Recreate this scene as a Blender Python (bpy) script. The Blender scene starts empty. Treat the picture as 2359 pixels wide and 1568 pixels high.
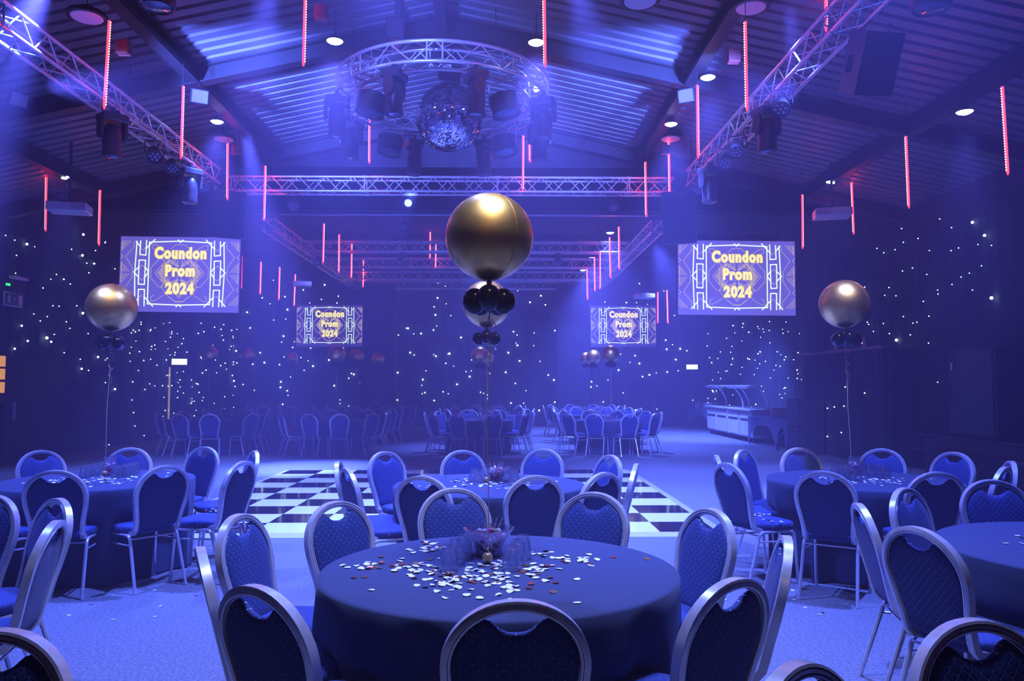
import bpy, math, random
from mathutils import Vector, Matrix, Euler
random.seed(7)
PI = math.pi
C = bpy.context.scene.collection
SC = bpy.context.scene
XC = -0.84            # centre line of the hall

# ------------------------------------------------------------------ camera
CAM_H = 1.56
FPX = 1807.0
cam_data = bpy.data.cameras.new('camera')
cam_data.sensor_width = 36
cam_data.lens = FPX / 2359 * 36
cam_data.clip_end = 200
cam = bpy.data.objects.new('camera', cam_data); C.objects.link(cam)
cam.location = (0, 0, CAM_H)
cam.rotation_euler = (math.radians(90 + 3.29), 0, math.radians(-0.93))
SC.camera = cam
CAMR = cam.rotation_euler.to_matrix()

# ------------------------------------------------------------------ view, world
SC.view_settings.view_transform = 'Standard'
SC.view_settings.look = 'None'
SC.view_settings.exposure = 0.38
SC.view_settings.gamma = 1.0
SC.view_settings.use_curve_mapping = False
SC.cycles.use_denoising = True
SC.cycles.max_bounces = 7
SC.cycles.diffuse_bounces = 2
SC.cycles.glossy_bounces = 3
SC.cycles.transmission_bounces = 7
SC.cycles.transparent_max_bounces = 18
SC.cycles.volume_bounces = 0
SC.cycles.sample_clamp_indirect = 3.0
SC.cycles.sample_clamp_direct = 40.0
SC.cycles.adaptive_threshold = 0.02
SC.cycles.blur_glossy = 0.5
SC.cycles.caustics_reflective = False
SC.cycles.caustics_refractive = False
w = bpy.data.worlds.new('world'); SC.world = w
w.use_nodes = True
w.node_tree.nodes['Background'].inputs[0].default_value = (0.02, 0.03, 0.2, 1)
w.node_tree.nodes['Background'].inputs[1].default_value = 0.0
hv = w.node_tree.nodes.new('ShaderNodeVolumeScatter')       # thin stage haze through the whole hall
hv.inputs['Color'].default_value = (0.86, 0.62, 1.0, 1); hv.inputs['Density'].default_value = 0.0115; hv.inputs['Anisotropy'].default_value = 0.2
w.node_tree.links.new(hv.outputs[0], w.node_tree.nodes['World Output'].inputs['Volume'])

BLUE = (0.10, 0.155, 1.0)

def spot(name, loc, target, power, size_deg=70, color=BLUE, blend=1.0, radius=0.12):
    d = bpy.data.lights.new(name, 'SPOT')
    d.energy = power; d.color = color; d.spot_size = math.radians(size_deg); d.spot_blend = blend
    d.shadow_soft_size = radius
    o = bpy.data.objects.new(name, d); C.objects.link(o)
    o.location = loc
    v = Vector(target) - Vector(loc)
    o.rotation_euler = v.to_track_quat('-Z', 'Y').to_euler()
    return o

# ceiling downlights (the white-blue lamps seen in the photo): x, y, z, power, cone
DOWN = [(-2.10, 9.8, 5.95, 5600, 84), (0.47, 9.8, 5.95, 5600, 84),
        (-4.70, 12.9, 5.95, 3200, 76), (2.88, 12.9, 5.95, 3600, 80),
        (2.97, 10.9, 5.95, 3000, 76), (-7.80, 14.0, 5.30, 900, 50), (6.10, 14.1, 5.30, 1400, 50),
        (6.10, 10.0, 5.15, 1300, 46),
        (3.0, 21.0, 5.7, 5200, 90), (3.0, 25.2, 5.7, 4400, 90), (3.0, 27.9, 5.7, 2600, 90)]
for x, y, z, p, cone in DOWN:
    spot('downlight_lamp', (x, y, z - 0.16), (x, y - 0.15, 0), p, cone)
# the row of the same lamps over the near half of the room, above the frame
for x, y, p in ((-4.7, 5.6, 3200), (3.0, 5.6, 3600), (XC, 6.2, 3600)):
    spot('downlight_lamp', (x, y, 5.9), (x, y + 0.1, 0), p, 90)
spot('rear_fill', (-0.3, 19.8, 5.7), (-0.4, 19.9, 0), 3600, 60)  # added fill over the rear tables, without a fixture
spot('table_fill', (0.25, 3.1, 5.7), (0.0, 3.5, 0), 1700, 72, color=(0.30, 0.36, 1.0), radius=0.4)  # added fills over the front and middle tables, no lamps modelled
spot('table_fill', (0.1, 6.0, 5.8), (0.0, 6.6, 0), 500, 46, color=(0.38, 0.42, 1.0), radius=0.5)
# warm spots added to bring out the gold of the balloons, no fixtures there
for a, b, p in (((0.45, 1.4, 5.8), (-0.03, 3.55, 2.25), 420), ((0.4, 4.6, 5.8), (-0.1, 6.7, 2.26), 700), ((-2.8, 4.8, 5.8), (-3.45, 7.0, 2.2), 900), ((3.2, 4.8, 5.8), (3.15, 7.0, 2.2), 900)):
    spot('balloon_fill', a, b, p, 7, color=(1.0, 0.80, 0.45), radius=0.45, blend=0.4)
# fill spot added to brighten the buffet fronts
spot('buffet_fill', (4.4, 22.0, 5.6), (6.9, 23.6, 0.4), 9000, 66, radius=0.15)
# moving-head washes: beams that show in the haze
spot('beam_lamp', (-4.85, 8.3, 5.98), (-7.9, 8.8, 0.6), 45000, 38, radius=0.08)
spot('beam_lamp', (-4.35, 13.3, 5.9), (-3.6, 15.0, 0.0), 20000, 32, radius=0.1)
spot('beam_lamp', (-2.6, 8.8, 6.45), (-4.2, 11.9, 2.8), 15000, 34, radius=0.1)
spot('beam_lamp', (0.85, 8.9, 6.45), (2.2, 12.4, 3.8), 9000, 42, radius=0.1)
spot('beam_lamp', (-1.6, 14.6, 5.2), (-4.6, 24, 5.0), 14000, 26, radius=0.1)
spot('beam_lamp', (-0.2, 14.6, 5.2), (0.6, 26, 3.6), 9000, 32, radius=0.1)
spot('beam_lamp', (3.3, 8.7, 5.95), (4.5, 10.4, 2.0), 6000, 30, radius=0.08)
# washes added to lift the roof and the near side of the ring
spot('added_wash_lamp', (-4.9, 8.4, 4.8), (-2.9, 13.4, 6.6), 9000, 42, radius=0.1)
spot('added_wash_lamp', (3.3, 8.4, 4.8), (1.3, 13.4, 6.6), 8000, 42, radius=0.1)
spot('added_wash_lamp', (-1.5, 8.0, 5.8), (-0.8, 11.2, 6.3), 700, 60, radius=0.1)
# warm fill added behind the camera, aimed at balloon height to gild the balloons
for x in (-2.6, 2.2):
    spot('warm_fill', (x, -4.0, 2.7), (x*0.6, 6.0, 3.45), 110, 24, color=(1.0, 0.55, 0.28), radius=0.3)

# ------------------------------------------------------------------ pixel -> place
def ray(px, py):
    return CAMR @ Vector(((px - 1179.5) / FPX, -(py - 784) / FPX, -1))
def at(px, py, Y):
    d = ray(px, py); t = Y / d.y
    return Vector((d.x * t, Y, CAM_H + d.z * t))
def atz(px, py, z):
    d = ray(px, py); t = (z - CAM_H) / d.z
    return Vector((d.x * t, d.y * t, z))
def atx(px, py, X):
    d = ray(px, py); t = X / d.x
    return Vector((X, d.y * t, CAM_H + d.z * t))

# ------------------------------------------------------------------ materials
MATS = {}
def mat(name, col=(0.5, 0.5, 0.5), rough=0.6, metal=0.0, emit=None, strength=0.0, **kw):
    m = bpy.data.materials.new(name); m.use_nodes = True
    b = m.node_tree.nodes['Principled BSDF']
    b.inputs['Base Color'].default_value = (*col, 1)
    b.inputs['Roughness'].default_value = rough
    b.inputs['Metallic'].default_value = metal
    if emit:
        b.inputs['Emission Color'].default_value = (*emit, 1)
        b.inputs['Emission Strength'].default_value = strength
    for k, v in kw.items():
        b.inputs[k.replace('_', ' ')].default_value = v
    MATS[name] = m
    return m
def nodes(m):
    return m.node_tree.nodes, m.node_tree.links, m.node_tree.nodes['Principled BSDF']
def noise_colour(m, scale, a, b, coord='Object', bump=0.0, detail=3.0, lo=0.35, hi=0.65, stretch=None):
    N, L, B = nodes(m)
    tc = N.new('ShaderNodeTexCoord'); nz = N.new('ShaderNodeTexNoise')
    nz.inputs['Scale'].default_value = scale; nz.inputs['Detail'].default_value = detail
    src = tc.outputs[coord]
    if stretch:
        mp = N.new('ShaderNodeMapping'); mp.inputs['Scale'].default_value = stretch
        L.new(src, mp.inputs[0]); src = mp.outputs[0]
    L.new(src, nz.inputs['Vector'])
    cr = N.new('ShaderNodeValToRGB')
    cr.color_ramp.elements[0].position = lo; cr.color_ramp.elements[1].position = hi
    cr.color_ramp.elements[0].color = (*a, 1); cr.color_ramp.elements[1].color = (*b, 1)
    L.new(nz.outputs['Fac'], cr.inputs[0]); L.new(cr.outputs[0], B.inputs['Base Color'])
    if bump:
        bp = N.new('ShaderNodeBump'); bp.inputs['Strength'].default_value = bump; bp.inputs['Distance'].default_value = 0.01
        L.new(nz.outputs['Fac'], bp.inputs['Height']); L.new(bp.outputs[0], B.inputs['Normal'])
    return m
def emission_off_sampling(m):
    m.cycles.emission_sampling = 'NONE'
    return m

carpet = noise_colour(mat('carpet', rough=0.95), 55, (0.10, 0.105, 0.12), (0.215, 0.22, 0.235), bump=0.5, detail=6)
black_wall = noise_colour(mat('black_wall', rough=0.9), 3, (0.02, 0.02, 0.028), (0.03, 0.03, 0.04))
drape = noise_colour(mat('black_drape', rough=0.95), 4, (0.018, 0.018, 0.026), (0.028, 0.028, 0.04), stretch=(1, 1, 0.1))
roof_sheet = noise_colour(mat('roof_sheet', rough=0.5), 1.2, (0.11, 0.11, 0.13), (0.15, 0.15, 0.17))
roof_dark = mat('roof_dark', (0.09, 0.09, 0.12), 0.6)
steel_dark = mat('steel_dark', (0.02, 0.02, 0.025), 0.5)
alu = noise_colour(mat('aluminium', rough=0.3, metal=0.6), 40, (0.70, 0.70, 0.74), (0.84, 0.84, 0.88))
chair_metal = noise_colour(mat('chair_frame_metal', rough=0.27, metal=0.5), 30, (0.66, 0.66, 0.72), (0.80, 0.80, 0.86), stretch=(1, 1, 0.3))
black_plastic = noise_colour(mat('black_plastic', rough=0.38), 30, (0.018, 0.018, 0.022), (0.03, 0.03, 0.035))
black_paint = noise_colour(mat('speaker_paint', rough=0.55), 90, (0.012, 0.012, 0.015), (0.03, 0.03, 0.035), bump=0.2)
grille = mat('speaker_grille', (0.010, 0.010, 0.014), 0.85, Specular_IOR_Level=0.15)
white_plastic = mat('white_plastic', (0.75, 0.75, 0.78), 0.4)
lamp_white = emission_off_sampling(mat('lamp_white', (1, 1, 1), 0.4, emit=(0.55, 0.72, 1.0), strength=14))
lens_dark = mat('lens_glass', (0.25, 0.28, 0.35), 0.08, 0.6)
red_led = emission_off_sampling(mat('red_led', (1, 0.1, 0.1), 0.4, emit=(1.0, 0.16, 0.10), strength=16))
red_tube = mat('red_tube', (0.6, 0.02, 0.03), 0.3, emit=(1.0, 0.010, 0.022), strength=11)
star_mat = emission_off_sampling(mat('star_led', (1, 1, 1), 0.4, emit=(0.62, 0.85, 1.0), strength=12))
exit_lit = emission_off_sampling(mat('exit_sign_face', (0.9, 1, 0.9), 0.4, emit=(0.75, 1.0, 0.82), strength=3))
gold_foil = mat('gold_foil', (1.0, 0.62, 0.12), 0.40, 1.0, Coat_Weight=0.8, Coat_Roughness=0.02, Coat_IOR=1.6)
N_, L_, B_ = nodes(gold_foil)
tc_ = N_.new('ShaderNodeTexCoord'); nz_ = N_.new('ShaderNodeTexNoise'); nz_.inputs['Scale'].default_value = 14
bp_ = N_.new('ShaderNodeBump'); bp_.inputs['Strength'].default_value = 0.06; bp_.inputs['Distance'].default_value = 0.02
L_.new(tc_.outputs['Object'], nz_.inputs['Vector']); L_.new(nz_.outputs['Fac'], bp_.inputs['Height']); L_.new(bp_.outputs[0], B_.inputs['Normal'])
black_latex = mat('black_latex', (0.012, 0.010, 0.02), 0.16)
gold_latex = mat('gold_latex', (0.55, 0.36, 0.15), 0.3, 0.35)
ribbon_mat = mat('gold_ribbon', (0.85, 0.65, 0.42), 0.4, 0.3)
mirror = mat('mirror_tile', (0.9, 0.9, 0.95), 0.03, 1.0)
glass = bpy.data.materials.new('clear_glass'); glass.use_nodes = True      # thin clear glass
def glass_nodes():
    N, L = glass.node_tree.nodes, glass.node_tree.links; N.clear()
    out = N.new('ShaderNodeOutputMaterial'); tr = N.new('ShaderNodeBsdfTransparent'); tr.inputs[0].default_value = (0.95, 0.96, 0.98, 1)
    gl = N.new('ShaderNodeBsdfGlossy'); gl.inputs['Roughness'].default_value = 0.05; df = N.new('ShaderNodeBsdfTranslucent'); df.inputs[0].default_value = (0.9, 0.9, 0.95, 1)
    lw = N.new('ShaderNodeLayerWeight'); lw.inputs['Blend'].default_value = 0.32
    ma = N.new('ShaderNodeMath'); ma.operation = 'MULTIPLY_ADD'; ma.inputs[1].default_value = 0.8; ma.inputs[2].default_value = 0.07
    m1 = N.new('ShaderNodeMixShader'); m2 = N.new('ShaderNodeMixShader'); m2.inputs[0].default_value = 0.075
    L.new(lw.outputs['Facing'], ma.inputs[0]); L.new(ma.outputs[0], m1.inputs[0]); L.new(tr.outputs[0], m1.inputs[1]); L.new(gl.outputs[0], m1.inputs[2])
    L.new(m1.outputs[0], m2.inputs[1]); L.new(df.outputs[0], m2.inputs[2]); L.new(m2.outputs[0], out.inputs[0])
glass_nodes()
paper_white = mat('white_paper', (0.86, 0.86, 0.88), 0.6)
foil_gold = mat('confetti_gold', (0.75, 0.50, 0.14), 0.25, 0.9)
foil_copper = mat('confetti_copper', (0.75, 0.22, 0.10), 0.25, 0.9)
tile_white = mat('dance_tile_white', (0.92, 0.94, 0.95), 0.12)
tile_black = mat('dance_tile_black', (0.012, 0.010, 0.016), 0.08)
cabinet_steel = mat('cabinet_steel', (0.62, 0.62, 0.68), 0.35, 0.25)
dark_cloth_blue = mat('stretch_cloth', (0.10, 0.11, 0.18), 0.8)
brass = mat('brass_trim_glow', (0.8, 0.6, 0.25), 0.3, 0.9, emit=(0.9, 0.65, 0.2), strength=0.25)  # weak emission stands in for lamp light caught on the trim
wood_red = noise_colour(mat('red_brown_panel', rough=0.5), 6, (0.16, 0.08, 0.07), (0.22, 0.11, 0.1))
orange_sign = mat('amber_sign', (0.8, 0.35, 0.05), 0.5, emit=(1.0, 0.42, 0.08), strength=0.5)
hoist_and_redlit = mat('hoist_and_redlit', (0.13, 0.03, 0.025), 0.5)
cable = mat('black_cable', (0.02, 0.02, 0.02), 0.6)

# table linen: black cloth with ironed fold lines
linen = mat('black_linen', (0.026, 0.040, 0.088), 0.85, Sheen_Weight=0.1, Sheen_Roughness=0.5)
def linen_nodes():
    N, L, B = nodes(linen)
    tc = N.new('ShaderNodeTexCoord'); sp = N.new('ShaderNodeSeparateXYZ'); L.new(tc.outputs['Object'], sp.inputs[0])
    def M(op, a, b=None):
        n = N.new('ShaderNodeMath'); n.operation = op
        for i, v in enumerate((a, b)):
            if v is None: continue
            if isinstance(v, (int, float)): n.inputs[i].default_value = v
            else: L.new(v, n.inputs[i])
        return n.outputs[0]
    x = M('ADD', sp.outputs[0], M('MULTIPLY', sp.outputs[1], 0.35))
    y = M('SUBTRACT', sp.outputs[1], M('MULTIPLY', sp.outputs[0], 0.35))
    def line(v, off):
        d = M('ABSOLUTE', M('SUBTRACT', v, off))
        return M('MAXIMUM', M('SUBTRACT', 1.0, M('MULTIPLY', d, 140.0)), 0.0)
    tot = M('ADD', M('ADD', line(x, 0.12), line(y, 0.05)), M('ADD', line(x, -0.5), line(y, 0.62)))
    wv = N.new('ShaderNodeTexNoise'); wv.inputs['Scale'].default_value = 260
    L.new(tc.outputs['Object'], wv.inputs['Vector'])
    h = M('ADD', tot, M('MULTIPLY', wv.outputs['Fac'], 0.5))
    bp = N.new('ShaderNodeBump'); bp.inputs['Strength'].default_value = 0.5; bp.inputs['Distance'].default_value = 0.003
    L.new(h, bp.inputs['Height']); L.new(bp.outputs[0], B.inputs['Normal'])
linen_nodes()

# blue fabric with a quilted diamond pattern and a pale dot at every crossing
def fabric(name, ax_a, ax_b):
    m = mat(name, (0.03, 0.06, 0.42), 0.75, Sheen_Weight=0.12, Sheen_Roughness=0.4)
    N, L, B = nodes(m)
    tc = N.new('ShaderNodeTexCoord'); sp = N.new('ShaderNodeSeparateXYZ'); L.new(tc.outputs['Object'], sp.inputs[0])
    def M(op, a, b=None, c=None):
        n = N.new('ShaderNodeMath'); n.operation = op
        for i, v in enumerate((a, b, c)):
            if v is None: continue
            if isinstance(v, (int, float)): n.inputs[i].default_value = v
            else: L.new(v, n.inputs[i])
        return n.outputs[0]
    a = M('MULTIPLY', sp.outputs[ax_a], 1 / 0.036); b = M('MULTIPLY', sp.outputs[ax_b], 1 / 0.036)
    u = M('ADD', a, b); v = M('SUBTRACT', a, b)
    fu = M('ABSOLUTE', M('SUBTRACT', M('FRACT', u), 0.5)); fv = M('ABSOLUTE', M('SUBTRACT', M('FRACT', v), 0.5))
    r = M('SQRT', M('ADD', M('MULTIPLY', fu, fu), M('MULTIPLY', fv, fv)))
    dot = M('LESS_THAN', r, 0.062)
    # quilting: height falls into a groove along the lines u, v = integer + 0.5
    g = M('MINIMUM', fu, fv)
    h = M('MINIMUM', M('MULTIPLY', g, 6.0), 1.0)
    bp = N.new('ShaderNodeBump'); bp.inputs['Strength'].default_value = 0.3; bp.inputs['Distance'].default_value = 0.003
    L.new(h, bp.inputs['Height']); L.new(bp.outputs[0], B.inputs['Normal'])
    mx = N.new('ShaderNodeMix'); mx.data_type = 'RGBA'
    L.new(dot, mx.inputs['Factor'])
    mx.inputs[6].default_value = (0.012, 0.036, 0.165, 1); mx.inputs[7].default_value = (0.62, 0.58, 0.75, 1)
    L.new(mx.outputs[2], B.inputs['Base Color'])
    return m
fab_back = fabric('blue_fabric_back', 0, 2)
fab_seat = fabric('blue_fabric_seat', 0, 1)

# ------------------------------------------------------------------ mesh builder
class MB:
    def __init__(s): s.v = []; s.f = []; s.m = []; s.cur = 0; s.M = None
    def add(s, vs, fs):
        o = len(s.v)
        if s.M is not None: vs = [s.M @ Vector(v) for v in vs]
        s.v.extend(tuple(v) for v in vs)
        s.f.extend(tuple(i + o for i in f) for f in fs); s.m.extend([s.cur] * len(fs))
        return s
    def box(s, lo, hi):
        x0, y0, z0 = lo; x1, y1, z1 = hi
        return s.add([(x0,y0,z0),(x1,y0,z0),(x1,y1,z0),(x0,y1,z0),(x0,y0,z1),(x1,y0,z1),(x1,y1,z1),(x0,y1,z1)],
                     [(0,3,2,1),(4,5,6,7),(0,1,5,4),(1,2,6,5),(2,3,7,6),(3,0,4,7)])
    def cbox(s, c, d, bev=0.0):
        if not bev:
            return s.box([c[i]-d[i]/2 for i in range(3)], [c[i]+d[i]/2 for i in range(3)])
        hx, hy, hz = d[0]/2, d[1]/2, d[2]/2
        rings = []
        for z, k in ((-hz, bev), (-hz+bev, 0), (hz-bev, 0), (hz, bev)):
            x, y, b = hx-k, hy-k, bev if k == 0 else bev*0.5
            rings.append([(c[0]+p, c[1]+q, c[2]+z) for p, q in
                ((-x+b,-y),(x-b,-y),(x,-y+b),(x,y-b),(x-b,y),(-x+b,y),(-x,y-b),(-x,-y+b))])
        return s.loft(rings, True)
    def loft(s, rings, caps=False, close=True):
        n = len(rings[0]); vs = [p for r in rings for p in r]; fs = []
        for i in range(len(rings)-1):
            for j in range(n if close else n-1):
                k = (j+1) % n
                fs.append((i*n+j, i*n+k, (i+1)*n+k, (i+1)*n+j))
        if caps:
            fs.append(tuple(range(n-1, -1, -1))); fs.append(tuple((len(rings)-1)*n + j for j in range(n)))
        return s.add(vs, fs)
    def tube(s, pts, r, n=8, caps=True, rs=None):
        pts = [Vector(p) for p in pts]; rings = []
        ref = None
        for i, p in enumerate(pts):
            a = pts[max(i-1, 0)]; b = pts[min(i+1, len(pts)-1)]
            t = (b - a).normalized()
            if ref is None:
                ref = Vector((0, 0, 1)) if abs(t.z) < 0.9 else Vector((1, 0, 0))
            u = (ref - t * ref.dot(t)).normalized(); ref = u; v = t.cross(u)
            rr = rs[i] if rs else r
            rings.append([p + (u*math.cos(2*PI*k/n) + v*math.sin(2*PI*k/n))*rr for k in range(n)])
        return s.loft(rings, caps)
    def lathe(s, prof, n=24, c=(0,0,0)):
        rings = [[(c[0]+r*math.cos(2*PI*k/n), c[1]+r*math.sin(2*PI*k/n), c[2]+z) for k in range(n)] for r, z in prof]
        return s.loft(rings, False)
    def ball(s, c, r, n=24, m=14, sq=(1,1,1)):
        prof = [(max(math.sin(PI*i/m), 1e-4), -math.cos(PI*i/m)) for i in range(m+1)]
        rings = [[(c[0]+p*r*sq[0]*math.cos(2*PI*k/n), c[1]+p*r*sq[1]*math.sin(2*PI*k/n), c[2]+z*r*sq[2]) for k in range(n)] for p, z in prof]
        return s.loft(rings)
    def poly(s, pts, d):      # flat polygon pushed along vector d
        pts = [Vector(p) for p in pts]; d = Vector(d); n = len(pts)
        return s.add(pts + [p + d for p in pts], [tuple(range(n-1,-1,-1)), tuple(range(n, 2*n))] + [(i, (i+1)%n, n+(i+1)%n, n+i) for i in range(n)])
    def mesh(s, name, mats, smooth=True, angle=40):
        me = bpy.data.meshes.new(name)
        me.from_pydata(s.v, [], s.f); me.validate(); me.update()
        for m in (mats if isinstance(mats, (list, tuple)) else [mats]): me.materials.append(m)
        if len(me.polygons) == len(s.m): me.polygons.foreach_set('material_index', s.m)
        if smooth:
            me.polygons.foreach_set('use_smooth', [True]*len(me.polygons))
            me.set_sharp_from_angle(angle=math.radians(angle))
        return me
    def build(s, name, mats, parent=None, loc=(0,0,0), smooth=True, angle=40, **kw):
        o = bpy.data.objects.new(name, s.mesh(name, mats, smooth, angle)); C.objects.link(o)
        o.location = loc
        if parent: o.parent = parent
        for k, v in kw.items(): o[k] = v
        return o

def link_mesh(name, me, parent=None, loc=(0,0,0)):
    o = bpy.data.objects.new(name, me); C.objects.link(o); o.location = loc
    if parent: o.parent = parent
    return o
def thing(name, label, cat, loc=(0,0,0), rz=0.0, group=None):
    o = bpy.data.objects.new(name, None); C.objects.link(o)
    o.empty_display_size = 0.1
    o.location = loc; o.rotation_euler = (0, 0, rz)
    return tag(o, label, cat, group)
def tag(o, label, cat, group=None):
    o['label'] = label; o['category'] = cat
    if group: o['group'] = group
    return o
def struct(o):
    o['kind'] = 'structure'; return o
def dup(root, loc, rot=(0,0,0), label=None, group=None, scale=None):
    r = root.copy(); C.objects.link(r); r.location = loc; r.rotation_euler = rot
    if label: r['label'] = label
    if group: r['group'] = group
    if scale: r.scale = scale
    for ch in list(root.children):
        c = ch.copy(); C.objects.link(c); c.parent = r
        for g in list(ch.children):
            d = g.copy(); C.objects.link(d); d.parent = c
    return r
class Proto:
    """first use moves the original, later uses copy it"""
    def __init__(s, root): s.root = root; s.used = False
    def place(s, loc, rot=(0,0,0), label=None, group=None, scale=None):
        if not s.used:
            s.used = True; r = s.root; r.location = loc; r.rotation_euler = rot
            if label: r['label'] = label
            if group: r['group'] = group
            if scale: r.scale = scale
            return r
        return dup(s.root, loc, rot, label, group, scale or s.root.scale if scale is None and s.root.scale != Vector((1,1,1)) and False else scale or (1,1,1))

# ------------------------------------------------------------------ room
XL, XR, YB, YF = -9.9, 8.2, 30.3, -4.5
def roof_z(x): return 7.08 - 0.22 * abs(x - XC)
struct(MB().box((XL-0.2, YF-0.2, -0.1), (XR+0.2, YB+0.2, 0)).build('floor', carpet, smooth=False))
struct(MB().box((XL-0.2, YF, 0), (XL, YB, 7.5)).build('wall_left', black_wall, smooth=False))
struct(MB().box((XR, YF, 0), (XR+0.2, YB, 7.5)).build('wall_right', black_wall, smooth=False))
struct(MB().box((XL-0.2, YB, 0), (XR+0.2, YB+0.2, 7.5)).build('wall_back', black_wall, smooth=False))
struct(MB().box((XL-0.2, YF-0.2, 0), (XR+0.2, YF, 7.5)).build('wall_front', black_wall, smooth=False))
# corrugated pitched roof: ribs run down the slope
mb = MB()
for x0, x1 in ((XL-0.2, XC), (XC, XR+0.2)):
    ys = []; y = YF-0.2; pitch = 0.235
    while y < 15.7:
        ys += [(y, 0.0), (y+0.15, 0.0), (y+0.165, 0.05), (y+0.22, 0.05)]; y += pitch
    rows = [[(x, yy, roof_z(x) + dz) for yy, dz in ys] for x in (x0, x1)]
    top = [[(x, yy, roof_z(x) + 0.25) for yy, dz in ys] for x in (x0, x1)]
    mb.loft([rows[0], rows[1]], close=False); mb.loft([top[1], top[0]], close=False)
struct(mb.build('ceiling', roof_sheet, smooth=False))
# steel portal rafters and long beams under the roof
k = 1
def beam(name_n, pts, wy, hz, along='x'):
    mb = MB()
    for (a, b) in zip(pts[:-1], pts[1:]):
        a = Vector(a); b = Vector(b)
        if along == 'x':
            off = Vector((0, wy/2, 0))
        else:
            off = Vector((wy/2, 0, 0))
        for zt, th, kk in ((0, 0.02, 1.0), (-hz, 0.02, 1.0)):
            u = off * kk
            mb.add([a-u+Vector((0,0,zt)), a+u+Vector((0,0,zt)), b+u+Vector((0,0,zt)), b-u+Vector((0,0,zt)),
                    a-u+Vector((0,0,zt-th)), a+u+Vector((0,0,zt-th)), b+u+Vector((0,0,zt-th)), b-u+Vector((0,0,zt-th))],
                   [(0,1,2,3),(4,7,6,5),(0,4,5,1),(1,5,6,2),(2,6,7,3),(3,7,4,0)])
        u = off * 0.12
        mb.add([a-u, a+u, b+u, b-u, a-u-Vector((0,0,hz)), a+u-Vector((0,0,hz)), b+u-Vector((0,0,hz)), b-u-Vector((0,0,hz))],
               [(0,1,2,3),(4,7,6,5),(0,4,5,1),(1,5,6,2),(2,6,7,3),(3,7,4,0)])
    return struct(mb.build('trim_%d' % name_n, steel_dark, smooth=False))
for i, yy in enumerate((3.4, 7.4, 11.45, 15.45)):
    beam(1 + i, [(XL, yy, roof_z(XL)-0.02), (XC, yy, roof_z(XC)-0.02), (XR, yy, roof_z(XR)-0.02)], 0.18, 0.24)
beam(5, [(XC, YF, 7.0), (XC, 15.5, 7.0)], 0.14, 0.2, 'y')
for i, dx in enumerate((-6.98, -3.66, 3.66, 6.98)):
    z = roof_z(XC + dx) - 0.03
    beam(6 + i, [(XC+dx, YF, z), (XC+dx, 15.5, z)], 0.18, 0.22, 'y')
# gable above the lower rear ceiling
struct(MB().poly([(XL, 15.62, 5.95), (XR, 15.62, 5.95), (XR, 15.62, roof_z(XR)+0.02), (XC, 15.62, roof_z(XC)+0.02), (XL, 15.62, roof_z(XL)+0.02)], (0, 0.1, 0)).build('wall_gable', black_wall, smooth=False))
mb = MB().box((XL, 15.6, 5.95), (XR, YB, 6.1))
struct(mb.build('ceiling_rear', black_wall, smooth=False))
for i, yy in enumerate((17.4, 19.2, 22.6, 26.2)):
    struct(MB().box((XL, yy, 5.78), (XR, yy+0.12, 5.95)).build('trim_%d' % (11 + i), steel_dark, smooth=False))

# ------------------------------------------------------------------ star cloths
def curtain(name, p0, p1, z0, z1, label):
    """pleated drape from p0 to p1 (xy), facing the room"""
    p0 = Vector((*p0, 0)); p1 = Vector((*p1, 0)); d = (p1-p0); Ln = d.length; d.normalize(); nrm = Vector((-d.y, d.x, 0))
    n = int(Ln / 0.06); low = []; high = []
    for i in range(n+1):
        s = Ln*i/n
        a = 0.009*math.sin(s*2*PI/0.31) + 0.008*math.sin(s*2*PI/0.83+1)
        q = p0 + d*s + nrm*a
        low.append((q.x, q.y, z0)); high.append((q.x, q.y, z1))
    b = [tuple(Vector(v) - nrm*0.03) for v in low], [tuple(Vector(v) - nrm*0.03) for v in high]
    root = thing(name, label, 'curtain')
    MB().loft([low, high], close=False).loft([b[1], b[0]], close=False).build('drape', drape, root)
    return root
cb = curtain('star_cloth', (XR-0.1, YB-0.10), (XL+0.1, YB-0.10), 0.02, 4.6, 'black star cloth with tiny white lights covering the end wall')
cl = curtain('star_cloth', (XL+0.10, YB-0.1), (XL+0.10, 10.0), 0.02, 4.6, 'black star cloth with tiny white lights covering the left side wall')
cr_ = curtain('star_cloth', (XR-0.10, 9.0), (XR-0.10, YB-0.1), 0.02, 4.6, 'black star cloth with tiny white lights covering the right side wall')
for c in (cb, cl, cr_): c['group'] = 'star cloths round the hall'
star_me = MB().ball((0,0,0), 1.0, 8, 6).mesh('star_light', star_mat)
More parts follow.
